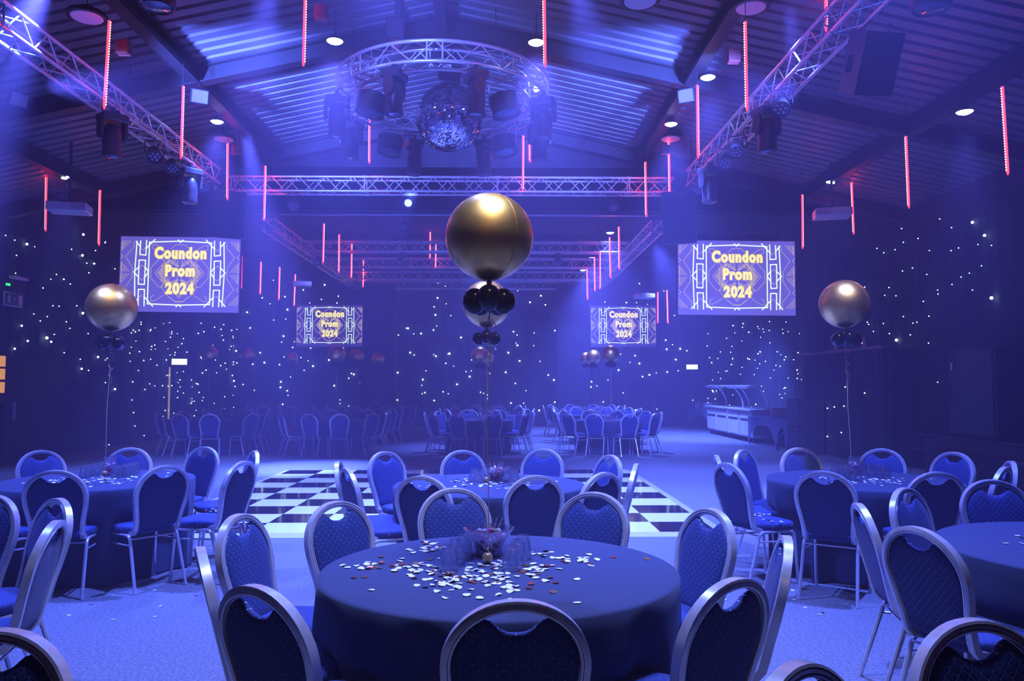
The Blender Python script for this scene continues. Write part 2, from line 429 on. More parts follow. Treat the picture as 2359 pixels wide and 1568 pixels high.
# lights read from the photo: px, py, size class
BIG = [(62,562,3),(190,588,3),(192,540,3),(108,778,4),(191,721,3),(217,607,2),(2240,512,4),(2268,542,4),(2284,686,5),(2065,783,4),
       (226,822,2),(285,793,2),(38,680,0),(265,896,2),(91,930,2),(188,849,2),(64,785,2),(50,750,2),(34,803,2),(118,787,2),(147,643,1),(241,680,2)]
SM = [(13,542),(34,553),(80,568),(38,588),(165,574),(200,606),(220,577),(242,559),(205,628),(265,619),(243,557),(36,629),(130,632),(117,643),(162,654),
      (99,663),(122,704),(136,705),(177,704),(78,723),(109,729),(93,739),(153,741),(161,756),(125,770),(203,768),(148,812),(34,803),(90,832),(247,825),(185,827),(204,853),(243,881),(189,850),
      (133,875),(103,887),(118,893),(97,949),(125,994),(243,829),(307,760),(325,747),(299,813),(319,853),(300,832),(345,884),(347,827),(325,742),(334,897),(304,921),(308,950),(311,981),(332,1003),(251,1024),
      (2165,504),(2192,524),(2233,629),(2253,563),(2284,565),(2208,571),(2191,577),(2141,577),(2115,549),(2081,558),(2077,526),(2020,572),(2036,582),(2062,575),(2102,617),(2079,624),(2135,632),(2214,638),
      (2261,612),(2193,655),(2240,668),(2160,668),(2161,677),(2048,662),(2064,681),(2038,680),(2127,694),(2140,728),(2112,742),(2103,744),(2081,729),(2097,771),(2139,790),(2087,799),(2049,768),(2000,688),(1992,661),
      (1998,742),(2001,747),(2035,745),(2012,763),(1986,790),(2160,880),(2093,901),(2040,834),(1879,833),(1915,852),(1922,879),(1912,897),(1947,891),(1980,868),(1876,897),(1906,940),(1922,937),(1944,935),(1938,996),(1928,1025)]
BACK_BIG = [(1008,686),(1003,725),(940,756),(970,768),(1062,777),(1036,814),(1004,820),(945,812),(861,803),(844,843),(815,862),(888,794),(869,885),(849,888),(916,858),(974,874),(877,907),(770,888),(758,829),(721,843),(790,801),
            (653,774),(609,835),(544,808),(539,877),(647,879),(646,892),(569,719),(662,713),(748,656),(941,603),(949,616),(1246,681),(1221,696),(1306,726),(1192,795),(1171,812),(1165,857),(1197,831),(1276,875),(1361,891),(1299,849),(1242,945),(1290,807),(1082,867),(1053,885),
            (1345,720),(1354,727),(1346,775),(1398,791),(1425,852),(1473,837),(1496,863),(1557,828),(1536,804),(1567,803)]
star_objs = {0: [], 1: [], 2: []}
def add_star(w, p, s):
    star_objs[w].append((p, s))
def wall_star(px, py, r, booth=False):
    if px < 560:
        p = atx(px, py, XL + 0.16); w = 1
    elif px > 1606:
        p = atx(px, py, XR - 0.16); w = 2
    else:
        p = at(px, py, YB - 0.16); w = 0
    if p.z > 0.06: add_star(w, p, r * p.y * 0.56)
for px, py, k in BIG: wall_star(px, py, 0.0010 + 0.0005*k)
for px, py in SM: wall_star(px, py, 0.0010)
for px, py in BACK_BIG: wall_star(px, py, 0.0017)
rs = random.Random(11)
for _ in range(170):
    wall_star(rs.uniform(560, 1606), rs.uniform(640, 952), rs.choice((0.0009, 0.0009, 0.0012, 0.0014)))
for _ in range(105):
    wall_star(rs.uniform(300, 560), rs.uniform(742, 965), rs.choice((0.0007, 0.0009, 0.0011)))
for _ in range(95):
    wall_star(rs.uniform(1608, 1860), rs.uniform(738, 955), rs.choice((0.0007, 0.0009, 0.0012)))
for w, root in ((0, cb), (1, cl), (2, cr_)):
    L = sorted(star_objs[w], key=lambda t: -t[1]/t[0].y)
    for p, s in L[:99]:
        o = link_mesh('star_light', star_me, root, p); o.scale = (s, s, s)
    mb = MB()
    for p, s in L[99:]: mb.ball(p, s, 6, 4)
    if L[99:]: mb.build('star_lights', star_mat, root)['kind'] = 'stuff'

# ------------------------------------------------------------------ dance floor
DX0, DX1, DY0 = -4.0, 2.52, 8.17
T = 0.61; x0 = -3.91 + 0.11
root = thing('dance_floor', 'black and white checkered dance floor panel on the carpet in mid-room', 'dance floor', (0, 0, 0))
mw, mk = MB(), MB()
for i in range(10):
    for j in range(10):
        a = x0 + i*T; b = DY0 + 0.13 + j*T
        dark = (i + j) % 2 == 1
        (mk if dark else mw).box((a+0.0015, b+0.0015, 0.002), (a+T-0.0015, b+T-0.0015, 0.03))
mw.build('white_tiles', tile_white, root, smooth=False)
mk.build('black_tiles', tile_black, root, smooth=False)
xe0, xe1, ye1 = x0, x0+10*T, DY0+0.13+10*T
mb = MB()
for a, b in (((xe0, DY0+0.13), (xe1, DY0+0.13)), ((xe1, DY0+0.13), (xe1, ye1)), ((xe1, ye1), (xe0, ye1)), ((xe0, ye1), (xe0, DY0+0.13))):
    d = Vector((b[0]-a[0], b[1]-a[1], 0)).normalized(); n = Vector((d.y, -d.x, 0))
    A = Vector((*a, 0)); Bv = Vector((*b, 0))
    mb.add([A+Vector((0,0,0.03)), Bv+Vector((0,0,0.03)), Bv+n*0.13+d*0.13+Vector((0,0,0.004)), A+n*0.13-d*0.13+Vector((0,0,0.004)),
            A, Bv, Bv+n*0.13+d*0.13, A+n*0.13-d*0.13], [(3,2,1,0),(0,1,5,4),(2,3,7,6),(1,2,6,5),(3,0,4,7)])
mb.build('edge_ramp', cabinet_steel, root, smooth=False)

# ------------------------------------------------------------------ banquet chair
def back_y(z): return -0.20 - 0.25*(z-0.47)
def arch_points():
    P = [(0.150, -0.06, 0.425), (0.165, -0.13, 0.427), (0.168, -0.175, 0.438), (0.169, -0.196, 0.462)]
    for z, x in ((0.50, 0.170), (0.54, 0.173), (0.58, 0.179), (0.62, 0.187), (0.66, 0.195), (0.70, 0.2015)):
        P.append((x, back_y(z), z))
    for i in range(13):
        a = PI/2 * i/12
        z = 0.745 + 0.187*math.sin(a)
        P.append((0.2045*math.cos(a)**0.96 if i < 12 else 0, back_y(z), z))
    right = P; left = [(-x, y, z) for x, y, z in reversed(P[:-1])]
    return [Vector(p) for p in right + left]
ARCH = arch_points()
def sweep_profile(pts, sec):
    """sec: (n, b) section; n outward in the plane of the back, b along depth"""
    rings = []; n = len(pts)
    for i, p in enumerate(pts):
        t = (pts[min(i+1, n-1)] - pts[max(i-1, 0)]).normalized()
        b = Vector((0, -1, -0.25)); b = Vector((0, 1, 0)) - t*t.y
        if b.length < 0.35: b = Vector((0, 0, 1)) - t*t.z; b = -b if False else b
        b.normalize(); out = b.cross(t) * -1
        rings.append([p - out*(-u) * 1.0 + b*v for u, v in sec])
    return rings
SEC = []
hw, hd = 0.0155, 0.020
# front side (+b) with two grooves, outer side with two grooves
for u, v in ((-hw, hd*0.85), (-hw*0.55, hd), (-hw*0.42, hd*0.62), (-hw*0.28, hd), (hw*0.28, hd), (hw*0.42, hd*0.62), (hw*0.55, hd), (hw*0.9, hd*0.92),
             (hw, hd*0.5), (hw*0.72, hd*0.38), (hw, hd*0.26), (hw, -hd*0.26), (hw*0.72, -hd*0.38), (hw, -hd*0.5),
             (hw*0.9, -hd*0.92), (hw*0.5, -hd), (hw*0.38, -hd*0.84), (hw*0.26, -hd), (-hw*0.4, -hd), (-hw, -hd*0.85)):
    SEC.append((u, v))
def make_chair():
    t = thing('banquet_chair', 'x', 'chair')
    # frame of the back
    mb = MB(); mb.loft(sweep_profile(ARCH, SEC), True); mb.build('back_frame', chair_metal, t, angle=22)
    # padded back with the hand hole at its top
    def outline(n=64):
        pts = []
        inn = 0.0165
        right = []
        for p in ARCH[4:len(ARCH)//2+1]:
            c = Vector((0, 0, 0.745)); 
            if p.z < 0.745: right.append((p.x - inn, p.z))
            else:
                q = Vector((p.x, 0, p.z)) - c; q = q*(1 - inn/q.length); right.append((q.x, 0.745+q.z))
        # hole: dip in the top edge for |x| < .085
        R2 = []
        for x, z in right:
            R2.append((x, z))
        R2 = [q for q in R2 if not (q[0] < 0.086 and q[1] > 0.80)]
        R2 += [(0.084, 0.8885), (0.075, 0.886), (0.062, 0.873), (0.046, 0.860), (0.025, 0.8515), (0.0, 0.849)]
        L2 = [(-x, z) for x, z in reversed(R2[:-1])]
        bot = [(-0.150, 0.482), (-0.12, 0.468), (-0.06, 0.463), (0.0, 0.462), (0.06, 0.463), (0.12, 0.468), (0.150, 0.482)]
        return R2 + L2 + bot
    O = outline(); cx, cz = 0.0, 0.68
    vs_f = []; rings_f = []; rings_b = []
    for s, th, tb in ((1.0, 0.0, 0.0), (0.985, 0.010, 0.007), (0.95, 0.016, 0.011), (0.88, 0.0205, 0.0135), (0.72, 0.0235, 0.015), (0.5, 0.025, 0.0155), (0.25, 0.0255, 0.0155), (0.02, 0.0255, 0.0155)):
        rf, rb = [], []
        for x, z in O:
            X, Z = cx + (x-cx)*s, cz + (z-cz)*s
            y = back_y(Z)
            rf.append((X, y + th, Z)); rb.append((X, y - tb, Z))
        rings_f.append(rf); rings_b.append(rb)
    mb = MB(); mb.loft(list(reversed(rings_b)) + rings_f[1:], True)
    mb.build('back_pad', fab_back, t, angle=60)
    # seat cushion
    mb = MB(); rings = []
    n = 40
    def seat_ring(k, z):
        r = []
        for i in range(n):
            a = 2*PI*i/n; ca, sa = math.cos(a), math.sin(a)
            ex = 0.42
            x = math.copysign(abs(ca)**ex, ca); y = math.copysign(abs(sa)**ex, sa)
            wx = (0.205 if y > 0 else 0.205 - 0.03*abs(y)) * k
            r.append((x*wx, 0.012 + y*0.200*k, z))
        return r
    for k_, z in ((0.80, 0.425), (0.95, 0.427), (1.0, 0.44), (1.0, 0.462), (0.985, 0.474), (0.93, 0.483), (0.78, 0.489), (0.5, 0.493), (0.2, 0.494), (0.02, 0.494)):
        rings.append(seat_ring(k_, z))
    mb.loft(rings, True); mb.build('seat', fab_seat, t, angle=60)
    # legs: bent tube, half of the side rail each
    def bend(pts, n=5, r=0.045):
        out = [Vector(pts[0])]
        for i in range(1, len(pts)-1):
            a, b, c = Vector(pts[i-1]), Vector(pts[i]), Vector(pts[i+1])
            p = b + (a-b).normalized()*r; q = b + (c-b).normalized()*r
            for k in range(n+1):
                u = k/n; out.append(p*(1-u)**2 + b*2*u*(1-u) + q*u*u)
        out.append(Vector(pts[-1])); return out
    for s in (-1, 1):
        f = bend([(0.195*s, 0.205, 0.0), (0.188*s, 0.175, 0.412), (0.186*s, 0.0, 0.415)])
        r = bend([(0.200*s, -0.285, 0.0), (0.186*s, -0.150, 0.415), (0.186*s, 0.0, 0.415)])
        for pts in (f, r):
            MB().tube(pts, 0.0125, 8).build('leg', chair_metal, t)
        MB().tube([(0.1905*s, 0.180, 0.335), (0.1905*s, -0.172, 0.345)], 0.007, 6).build('stretcher', chair_metal, t)
        MB().tube([(0.0, -0.158, 0.39), (0.186*s, -0.158, 0.39)], 0.007, 6).build('stretcher', chair_metal, t)
    return t
CH = Proto(make_chair())
TOPY = abs(back_y(0.93))
POS = ['at its right end', 'on its far side at the right', 'on its far side right of middle', 'on its far side left of middle', 'on its far side at the left',
       'at its left end', 'on its near side at the left', 'back to camera left of middle', 'back to camera right of middle', 'on its near side at the right']
def put_chair(x, y, ang, label, group):
    """x, y: chair origin; ang: direction it faces"""
    return CH.place((x, y, 0), (0, 0, ang - PI/2), label, group)
def chair_by_top(px, py, tx, ty, pos, tname, turn=0.0):
    top = atz(px, py, 0.945)
    u = Vector((tx - top.x, ty - top.y, 0)).normalized()
    u = Matrix.Rotation(math.radians(turn), 3, 'Z') @ u
    o = top + u*TOPY
    put_chair(o.x, o.y, math.atan2(u.y, u.x), 'blue dotted banquet chair %s of %s' % (POS[pos] if isinstance(pos, int) else pos, tname), 'chairs round ' + tname)
    return math.atan2(o.y - ty, o.x - tx)

TABLES = {}
T1 = (0.0, 3.52); T2 = (-0.08, 6.5); T3 = (-3.45, 6.85); T4 = (3.12, 6.75); T5 = (3.06, 3.86); T0 = (-3.2, 3.35)
n1, n2, n3, n4, n5, n0 = 'the big front table', 'the middle table', 'the left table', 'the right table', 'the right-edge table', 'the table off-frame left'
cang = {}
cang[1] = [chair_by_top(*a[:2], *T1, a[2], n1) for a in ((1045,1124,3),(1370,1134,2),(1640,1172,1),(1813,1236,0),(1690,1334,9),(1190,1383,8),(590,1350,7),(462,1262,6),(548,1185,5),(773,1155,4))]
cang[2] = [chair_by_top(*a[:2], *T2, a[2], n2) for a in ((1065,1037,3),(1253,1034,2),(1408,1048,1),(1466,1068,0),(1392,1088,9),(1235,1095,8),(970,1096,7),(796,1077,6),(778,1063,5),(885,1040,4))]
cang[3] = [chair_by_top(*a[:2], *T3, a[2], n3) for a in ((93,1037,4),(300,1031,3),(472,1029,2),(588,1038,1),(562,1062,0),(383,1072,8),(125,1083,7),(-70,1083,6))]
cang[4] = [chair_by_top(*a[:2], *T4, a[2], n4) for a in ((1840,1031,3),(2032,1033,2),(2199,1041,1),(2330,1062,0),(2316,1075,9),(2160,1087,8),(1897,1085,7),(1674,1066,6),(1650,1048,5),(1710,1036,4))]
cang[5] = [chair_by_top(*a[:2], *T5, a[2], n5) for a in ((2285,1105,3),(2082,1124,4),(1978,1160,5),(2110,1214,6))]
cang[0] = [chair_by_top(*a[:2], *T0, a[2], n0) for a in ((130,1200,9),(136,1148,0),(-12,1141,1))]
for px, py, tx, ty, lab in ((2236,1428,1.5,0.9,'blue dotted banquet chair cropped by the lower right corner, orange gleam on its frame'),
                            (1828,1532,1.45,0.8,'blue dotted banquet chair of which only the frame top shows, bottom edge right'),
                            (2,1451,-1.35,0.8,'blue dotted banquet chair cropped by the lower left corner')):
    top = atz(px, py, 0.945); u = Vector((tx-top.x, ty-top.y, 0)).normalized(); o = top + u*TOPY
    put_chair(o.x, o.y, math.atan2(u.y, u.x), lab, 'chairs cropped by the bottom edge')

# ------------------------------------------------------------------ tables and cloths
def cloth_mesh(R, angs, seed, drop=0.015):
    rnd = random.Random(seed); n = 240
    ph = [rnd.uniform(0, 2*PI) for _ in range(6)]
    fr = [rnd.choice((9, 10, 11)), rnd.choice((15, 17, 19)), rnd.choice((23, 26)), 5]
    def fold(a):
        f = 0.5*math.sin(fr[0]*a+ph[0]) + 0.35*math.sin(fr[1]*a+ph[1]) + 0.18*math.sin(fr[2]*a+ph[2]) + 0.2*math.sin(fr[3]*a+ph[3])
        return f
    rings = []
    for k_, z in ((0.005, 0.755), (0.3, 0.755), (0.6, 0.755), (0.85, 0.755), (0.97, 0.755), (0.992, 0.752), (1.0, 0.744)):
        rings.append([(R*k_*math.cos(2*PI*i/n), R*k_*math.sin(2*PI*i/n), z) for i in range(n)])
    for q in range(1, 13):
        u = q/12; z = 0.744 - (0.744-drop)*u
        amp = 0.058*min(1, u*1.6)
        ring = []
        for i in range(n):
            a = 2*PI*i/n
            r = R + 0.004*u + amp*fold(a)*0.8
            if z < 0.54:
                g = 0
                for ca in angs:
                    d = abs((a - ca + PI) % (2*PI) - PI)
                    g = max(g, 1/(1+math.exp((d-0.245)/0.03)))
                dep = (r - (R-0.12))*g
                sm = min(1, (0.54-z)/0.14)
                r -= max(0, dep)*sm
            ring.append((r*math.cos(a), r*math.sin(a), z))
        rings.append(ring)
    return MB().loft(rings).mesh('tablecloth', linen, angle=80)
def table_proto():
    t = thing('round_table', 'x', 'table')
    MB().lathe([(0.001, 0.715), (0.74, 0.715), (0.755, 0.72), (0.755, 0.745), (0.74, 0.75), (0.001, 0.75)], 40).build('tabletop', wood_red, t, angle=50)
    for s in (-1, 1):
        for q in (-1, 1):
            MB().tube([(0.42*s, 0.30*q, 0), (0.42*s, 0.36*q, 0.3), (0.42*s, 0.36*q, 0.71)], 0.014, 8).build('leg', steel_dark, t)
    return t
TB = Proto(table_proto())
def table(key, xy, R, seed, tname, lab):
    TB.place((xy[0], xy[1], 0), (0, 0, seed*0.7), 'round table hidden under the cloth, ' + lab, 'round banquet tables')
    o = link_mesh('tablecloth', cloth_mesh(R, cang[key], seed), None, (xy[0], xy[1], 0))
    tag(o, 'black floor-length tablecloth, ' + lab, 'tablecloth', 'black tablecloths')
table(1, T1, 0.785, 1, n1, 'on the big front table')
table(2, T2, 0.785, 2, n2, 'on the middle table by the dance floor')
table(3, T3, 0.785, 3, n3, 'on the left table with two arcs of glasses')
table(4, T4, 0.785, 4, n4, 'on the right table with its jar and glasses')
table(5, T5, 0.82, 5, n5, 'on the table cropped by the right edge')
table(0, T0, 0.785, 6, n0, 'on the table just off the left edge')

# far tables: four columns, three rows, ten chairs each
COLS = [(-6.7, 'first column from the left'), (-3.8, 'second column'), (-0.40, 'third column'), (2.60, 'fourth column')]
ROWS = [(18.5, 'front'), (21.6, 'middle'), (24.8, 'back')]
far_cloth = {}
angs_far = [math.radians(36*k) for k in range(10)]
far_me = cloth_mesh(0.785, angs_far, 21)
FAR = []
for ci, (cx, cn) in enumerate(COLS):
    for ri, (cy, rn) in enumerate(ROWS):
        rr = random.Random(ci*7+ri)
        x, y = cx + rr.uniform(-0.08, 0.08), cy
        cshort = ['leftmost', 'second', 'third', 'rightmost'][ci]
        tn = '%s table of the %s rear row' % (cshort, rn)
        FAR.append((x, y, ci, ri, tn))
        TB.place((x, y, 0), (0, 0, ci), 'round banquet table hidden under black cloth, %s in the %s rear row' % (cshort, rn), 'round banquet tables')
        o = link_mesh('tablecloth', far_me, None, (x, y, 0))
        tag(o, 'black tablecloth on %s' % tn, 'tablecloth', 'black tablecloths')
        for k in range(10):
            a = math.radians(36*k + rr.uniform(-4, 4)); rad = 0.93 + rr.uniform(-0.03, 0.07)
            put_chair(x + rad*math.cos(a), y + rad*math.sin(a), a + PI + math.radians(rr.uniform(-6, 6)),
                      'banquet chair %s of %s' % (POS[k].replace('on its ', '').replace('back to camera', 'facing away'), tn), 'chairs round the rear tables')

# ------------------------------------------------------------------ glasses, bowls, jars, sweets
def tumbler():
    t = thing('tumbler', 'x', 'glass')
    n = 40
    prof_o = [(0.001, 0.108), (0.026, 0.108), (0.029, 0.104), (0.0305, 0.095), (0.033, 0.075), (0.038, 0.05), (0.0415, 0.025), (0.043, 0.0)]
    prof_i = [(0.0405, 0.0), (0.039, 0.025), (0.0355, 0.05), (0.0305, 0.075), (0.028, 0.09), (0.001, 0.093)]
    rings = []
    for i, (r, z) in enumerate(prof_o + prof_i):
        ring = []
        for k in range(n):
            rr = r
            if i < len(prof_o) and 0.015 < z < 0.09: rr = r * (1 + (0.035 if k % 4 < 2 else -0.02))
            ring.append((rr*math.cos(2*PI*k/n), rr*math.sin(2*PI*k/n), z))
        rings.append(ring)
    MB().loft(rings).build('glass_body', glass, t, angle=35)
    return t
GL = Proto(tumbler())
def put_glass(px, py, label, group, z=0.757):
    p = atz(px, py, z); return GL.place(p, (0, 0, random.uniform(0, 6)), label, group)
TZ = 0.7565
for px, py, lab in ((1033,1313,'front one of the left arc'), (1050,1297,'second in the left arc'), (1068,1284,'third in the left arc'), (1084,1275,'rearmost in the left arc'),
                    (1178,1312,'front one right of the bowl'), (1193,1298,'second one right of the bowl'), (1204,1285,'rearmost right of the bowl')):
    put_glass(px, py, 'upturned clear ribbed tumbler on the big front table, ' + lab, 'tumblers on the big front table')
for px, py, lab in ((1101,1115,'frontmost left of the bowl'), (1110,1109,'behind the first left glass'), (1186,1116,'frontmost right of the bowl'), (1182,1110,'second on the right'), (1172,1105,'rearmost on the right'), (1092,1108,'outermost on the left')):
    put_glass(px, py, 'upturned clear tumbler on the middle table, ' + lab, 'tumblers on the middle table')
ORD = ['first', 'second', 'third', 'fourth', 'fifth']
for k, (px, py) in enumerate(((194,1100),(206,1097),(218,1094),(229,1091),(238,1088))):
    put_glass(px, py, 'upturned tumbler on the left table, %s from the left' % ORD[k], 'tumblers on the left table')
for k, (px, py) in enumerate(((268,1100),(281,1098),(292,1096),(302,1093),(311,1090))):
    put_glass(px, py, 'upturned tumbler on the left table, right of the jar, %s' % ORD[k], 'tumblers on the left table')
for k, (px, py) in enumerate(((1924,1094),(1936,1098),(1948,1101),(1960,1104))):
    put_glass(px, py, 'upturned tumbler on the right table, left arc, %s' % ORD[k], 'tumblers on the right table')
for k, (px, py) in enumerate(((1977,1108),(1990,1094),(2008,1097),(2025,1100),(2041,1103))):
    put_glass(px, py, 'upturned tumbler on the right table, right of the jar, %s' % ORD[k], 'tumblers on the right table')

def bowl():
    t = thing('sweet_bowl', 'x', 'bowl')
    n = 48
    prof = [(0.001, 0.0), (0.058, 0.0), (0.061, 0.004), (0.066, 0.03), (0.078, 0.065), (0.100, 0.098), (0.124, 0.125), (0.1225, 0.127), (0.097, 0.101), (0.075, 0.067), (0.063, 0.032), (0.055, 0.007), (0.001, 0.006)]
    MB().lathe(prof, n).build('bowl_body', glass, t, angle=45)
    return t
BW = Proto(bowl())
pb = atz(1126, 1277, TZ); pb2 = atz(1143, 1107, TZ)
BW.place(pb, label='clear flared glass bowl full of sweets on the big front table', group='bowls of sweets')
BW.place(pb2, label='clear flared bowl full of sweets on the middle table', group='bowls of sweets', scale=(0.92, 0.92, 0.92))
scols = [(0.7, 0.02, 0.04), (0.6, 0.01, 0.12), (0.75, 0.05, 0.3), (0.45, 0.02, 0.3), (0.85, 0.5, 0.03), (0.2, 0.5, 0.08), (0.9, 0.75, 0.8), (0.75, 0.12, 0.03)]
smats = [mat('sweet_wrap_%s' % n_, c, 0.3) for n_, c in zip(('red', 'cherry', 'pink', 'purple', 'yellow', 'green', 'white', 'orange'), scols)]
sweet_me = []
for m in smats:
    mb = MB().ball((0,0,0), 0.0125, 12, 8, (1.15, 0.9, 0.85))
    sweet_me.append((mb.mesh('sweet', m), m))
snames = ['red', 'cherry red', 'pink', 'purple', 'yellow', 'green', 'white', 'orange']
def bowl_sweets(p, sc, tn, rnd):
    cnt = 0; placed = []
    tries = 0
    while cnt < 62 and tries < 4000:
        tries += 1
        z = rnd.uniform(0.018, 0.104); rmax = 0.047 + max(0, z-0.02)*0.38
        a = rnd.uniform(0, 2*PI); r = rmax*math.sqrt(rnd.random())
        q = Vector((r*math.cos(a), r*math.sin(a), z))
        if any((q-o).length < 0.0195 for o in placed): continue
        placed.append(q); i = rnd.choice((0, 0, 0, 1, 1, 2, 3, 4, 5, 6, 7))
        o = link_mesh('wrapped_sweet', sweet_me[i][0], None, p + q*sc)
        o.rotation_euler = (rnd.uniform(0, 6), rnd.uniform(0, 6), rnd.uniform(0, 6)); o.scale = (sc, sc, sc)
        lvl = 'top' if q.z > 0.085 else ('middle' if q.z > 0.05 else 'bottom'); sd = 'left' if q.x < -0.015 else ('right' if q.x > 0.015 else 'centre')
        tag(o, '%s wrapped sweet, %s layer %s %s, in the bowl on %s' % (snames[i], lvl, 'front' if q.y < 0 else 'back', sd, tn), 'sweet', 'wrapped sweets in the bowl on ' + tn)
        cnt += 1
    for k, (dx, dy, tx, ty, i) in enumerate(((-0.045, 0.0, -0.02, 0.005, 6), (-0.02, -0.01, 0.0, 0.02, 6), (0.005, 0.0, 0.015, -0.0, 2), (0.02, 0.012, 0.022, 0.01, 7), (0.03, -0.01, 0.006, 0.0, 5), (0.045, 0.005, 0.02, 0.02, 6))):
        t = thing('lollipop', '%s lollipop with its stick up, number' % snames[i], 'lollipop', p + Vector((dx, dy, 0.108))*sc, 0, 'lollipops in the bowl on ' + tn)
        t['label'] = ['leftmost lollipop, stick leaning left', 'white lollipop left of the middle', 'pink lollipop in the middle', 'orange lollipop right of middle', 'green lollipop right of middle', 'rightmost lollipop'][k] + ' in the bowl on ' + tn
        MB().ball((0,0,0), 0.016*sc, 14, 10).build('candy', smats[i], t)
        s0 = Vector((0,0,0.014)); s1 = Vector((tx, ty, 0.062))
        if k == 0: s1.x = -0.022
        MB().tube([s0*sc, s1*sc], 0.0021*sc, 6).build('stick', white_plastic, t)
bowl_sweets(pb, 1.0, n1, random.Random(3)); bowl_sweets(pb2, 0.92, n2, random.Random(4))

def jar():
    t = thing('glass_jar', 'x', 'jar')
    prof = [(0.001, 0.0), (0.052, 0.0), (0.056, 0.006), (0.058, 0.08), (0.052, 0.115), (0.045, 0.125), (0.047, 0.15), (0.044, 0.15), (0.042, 0.126), (0.049, 0.112), (0.054, 0.08), (0.052, 0.008), (0.001, 0.006)]
    MB().lathe(prof, 32).build('jar_body', glass, t, angle=45)
    MB().lathe([(0.001, 0.145), (0.05, 0.145), (0.052, 0.15), (0.052, 0.162), (0.048, 0.167), (0.001, 0.167)], 32).build('lid', glass, t, angle=45)
    mb = MB(); r_ = random.Random(5)
    for q in range(38):
        a = r_.uniform(0, 6.28); rr = 0.037*math.sqrt(r_.random())
        mb.cur = r_.choice((0, 1, 2)); mb.ball((rr*math.cos(a), rr*math.sin(a), r_.uniform(0.018, 0.10)), 0.0125, 8, 6)
    o = mb.build('sweets', [smats[6], smats[2], smats[3]], t); o['kind'] = 'stuff'
    return t
JR = Proto(jar())
JR.place(atz(252.5, 1094, TZ), label='lidded glass jar among upturned tumblers on the left table', group='jars on the tables')
JR.place(atz(1969, 1092, TZ), label='lidded glass jar among upturned tumblers on the right table', group='jars on the tables')
for (x, y, ci, ri, tn) in FAR:
    rr = random.Random(ci*11+ri)
    JR.place((x + 0.02, y + 0.03, TZ), label='small glass jar on ' + tn, group='jars on the tables')
    for k in range(4):
        a = -PI/2 + (k-1.5)*0.62
        GL.place((x + 0.26*math.cos(a), y + 0.26*math.sin(a), TZ), label='upturned tumbler, %s from left on %s' % (ORD[k], tn), group='tumblers on the rear tables')

# ------------------------------------------------------------------ confetti
def disc_mesh(name, m, curl, seed):
    r_ = random.Random(seed); mb = MB(); n = 14
    ring = [(0.0150*math.cos(2*PI*k/n), 0.0150*math.sin(2*PI*k/n), 0) for k in range(n)]
    up = [(x, y, curl*abs(x)**1.5*8 + 0.0004) for x, y, z in ring]; dn = [(x, y, z-0.0005) for x, y, z in up]
    mid = (0, 0, 0.0005)
    mb.add([mid] + up + dn, [(0, 1+k, 1+(k+1)%n) for k in range(n)] + [(1+n+k, 1+n+(k+1)%n, 1+(k+1)%n, 1+k) for k in range(n)] + [tuple(1+n+k for k in reversed(range(n)))])
    return mb.mesh(name, m)
CONF = {'white': [disc_mesh('confetti_disc', paper_white, c, 1) for c in (0.0, 0.12, 0.3)],
        'gold': [disc_mesh('confetti_disc', foil_gold, c, 2) for c in (0.05, 0.2)],
        'copper': [disc_mesh('confetti_disc', foil_copper, c, 3) for c in (0.05, 0.2)]}
rc = random.Random(42)
def keep_off(x, y, spots):
    return all((x-a)**2 + (y-b)**2 > r*r for a, b, r in spots)
g1 = [(o.location.x, o.location.y, 0.05) for o in C.objects if o.name.startswith('tumbler')] + [(pb.x, pb.y, 0.07), (pb2.x, pb2.y, 0.065)]
def conf(x, y, tn):
    col = rc.choices(('white', 'gold', 'copper'), (0.72, 0.14, 0.14))[0]
    o = link_mesh('confetti_disc', rc.choice(CONF[col]), None, (x, y, 0.7555 + rc.uniform(0.0006, 0.004)))
    o.rotation_euler = (rc.gauss(0, 0.10), rc.gauss(0, 0.10), rc.uniform(0, 6.28))
    s = rc.uniform(0.85, 1.1); o.scale = (s, s, s)
    c_ = pb if tn == n1 else pb2; dx, dy = x - c_.x, y - c_.y; dd = math.hypot(dx, dy)
    side = ['right of', 'behind and right of', 'behind', 'behind and left of', 'left of', 'in front and left of', 'in front of', 'in front and right of'][int(((math.atan2(dy, dx) + PI/8) % (2*PI)) / (PI/4)) % 8]
    far = 'close' if dd < 0.16 else ('just' if dd < 0.3 else ('well' if dd < 0.5 else 'far'))
    tag(o, '%s confetti disc %s %s the bowl on %s' % (col, far, side, tn), 'confetti', 'confetti discs on ' + tn)
# clusters read from the photo: px, py, spread, count
CL1 = [(1000,1262,0.07,24),(975,1251,0.04,6),(905,1300,0.10,16),(840,1303,0.05,7),(960,1313,0.09,24),(1040,1325,0.12,26),(1130,1325,0.13,40),(1200,1310,0.09,24),(1120,1345,0.10,18),(1000,1345,0.10,8),
       (1180,1356,0.06,10),(1235,1275,0.06,8),(1350,1290,0.06,14),(1300,1280,0.10,8),(1260,1310,0.10,8),(1120,1300,0.07,14)]
cnt = 0
for px, py, sp, n_ in CL1:
    c = atz(px, py, 0.757)
    for _ in range(n_):
        for tr in range(20):
            x, y = rc.gauss(c.x, sp), rc.gauss(c.y, sp*0.8)
            if (x-T1[0])**2 + (y-T1[1])**2 < 0.72**2 and keep_off(x, y, g1): break
        else: continue
        conf(x, y, n1); cnt += 1
for px, py in ((1330,1387),(1085,1357),(1025,1377),(1105,1378),(1175,1381),(1490,1287),(855,1358),(1075,1371),(790,1302),(815,1330),(980,1352),(1007,1362)):
    p = atz(px, py, 0.757); conf(p.x, p.y, n1); cnt += 1
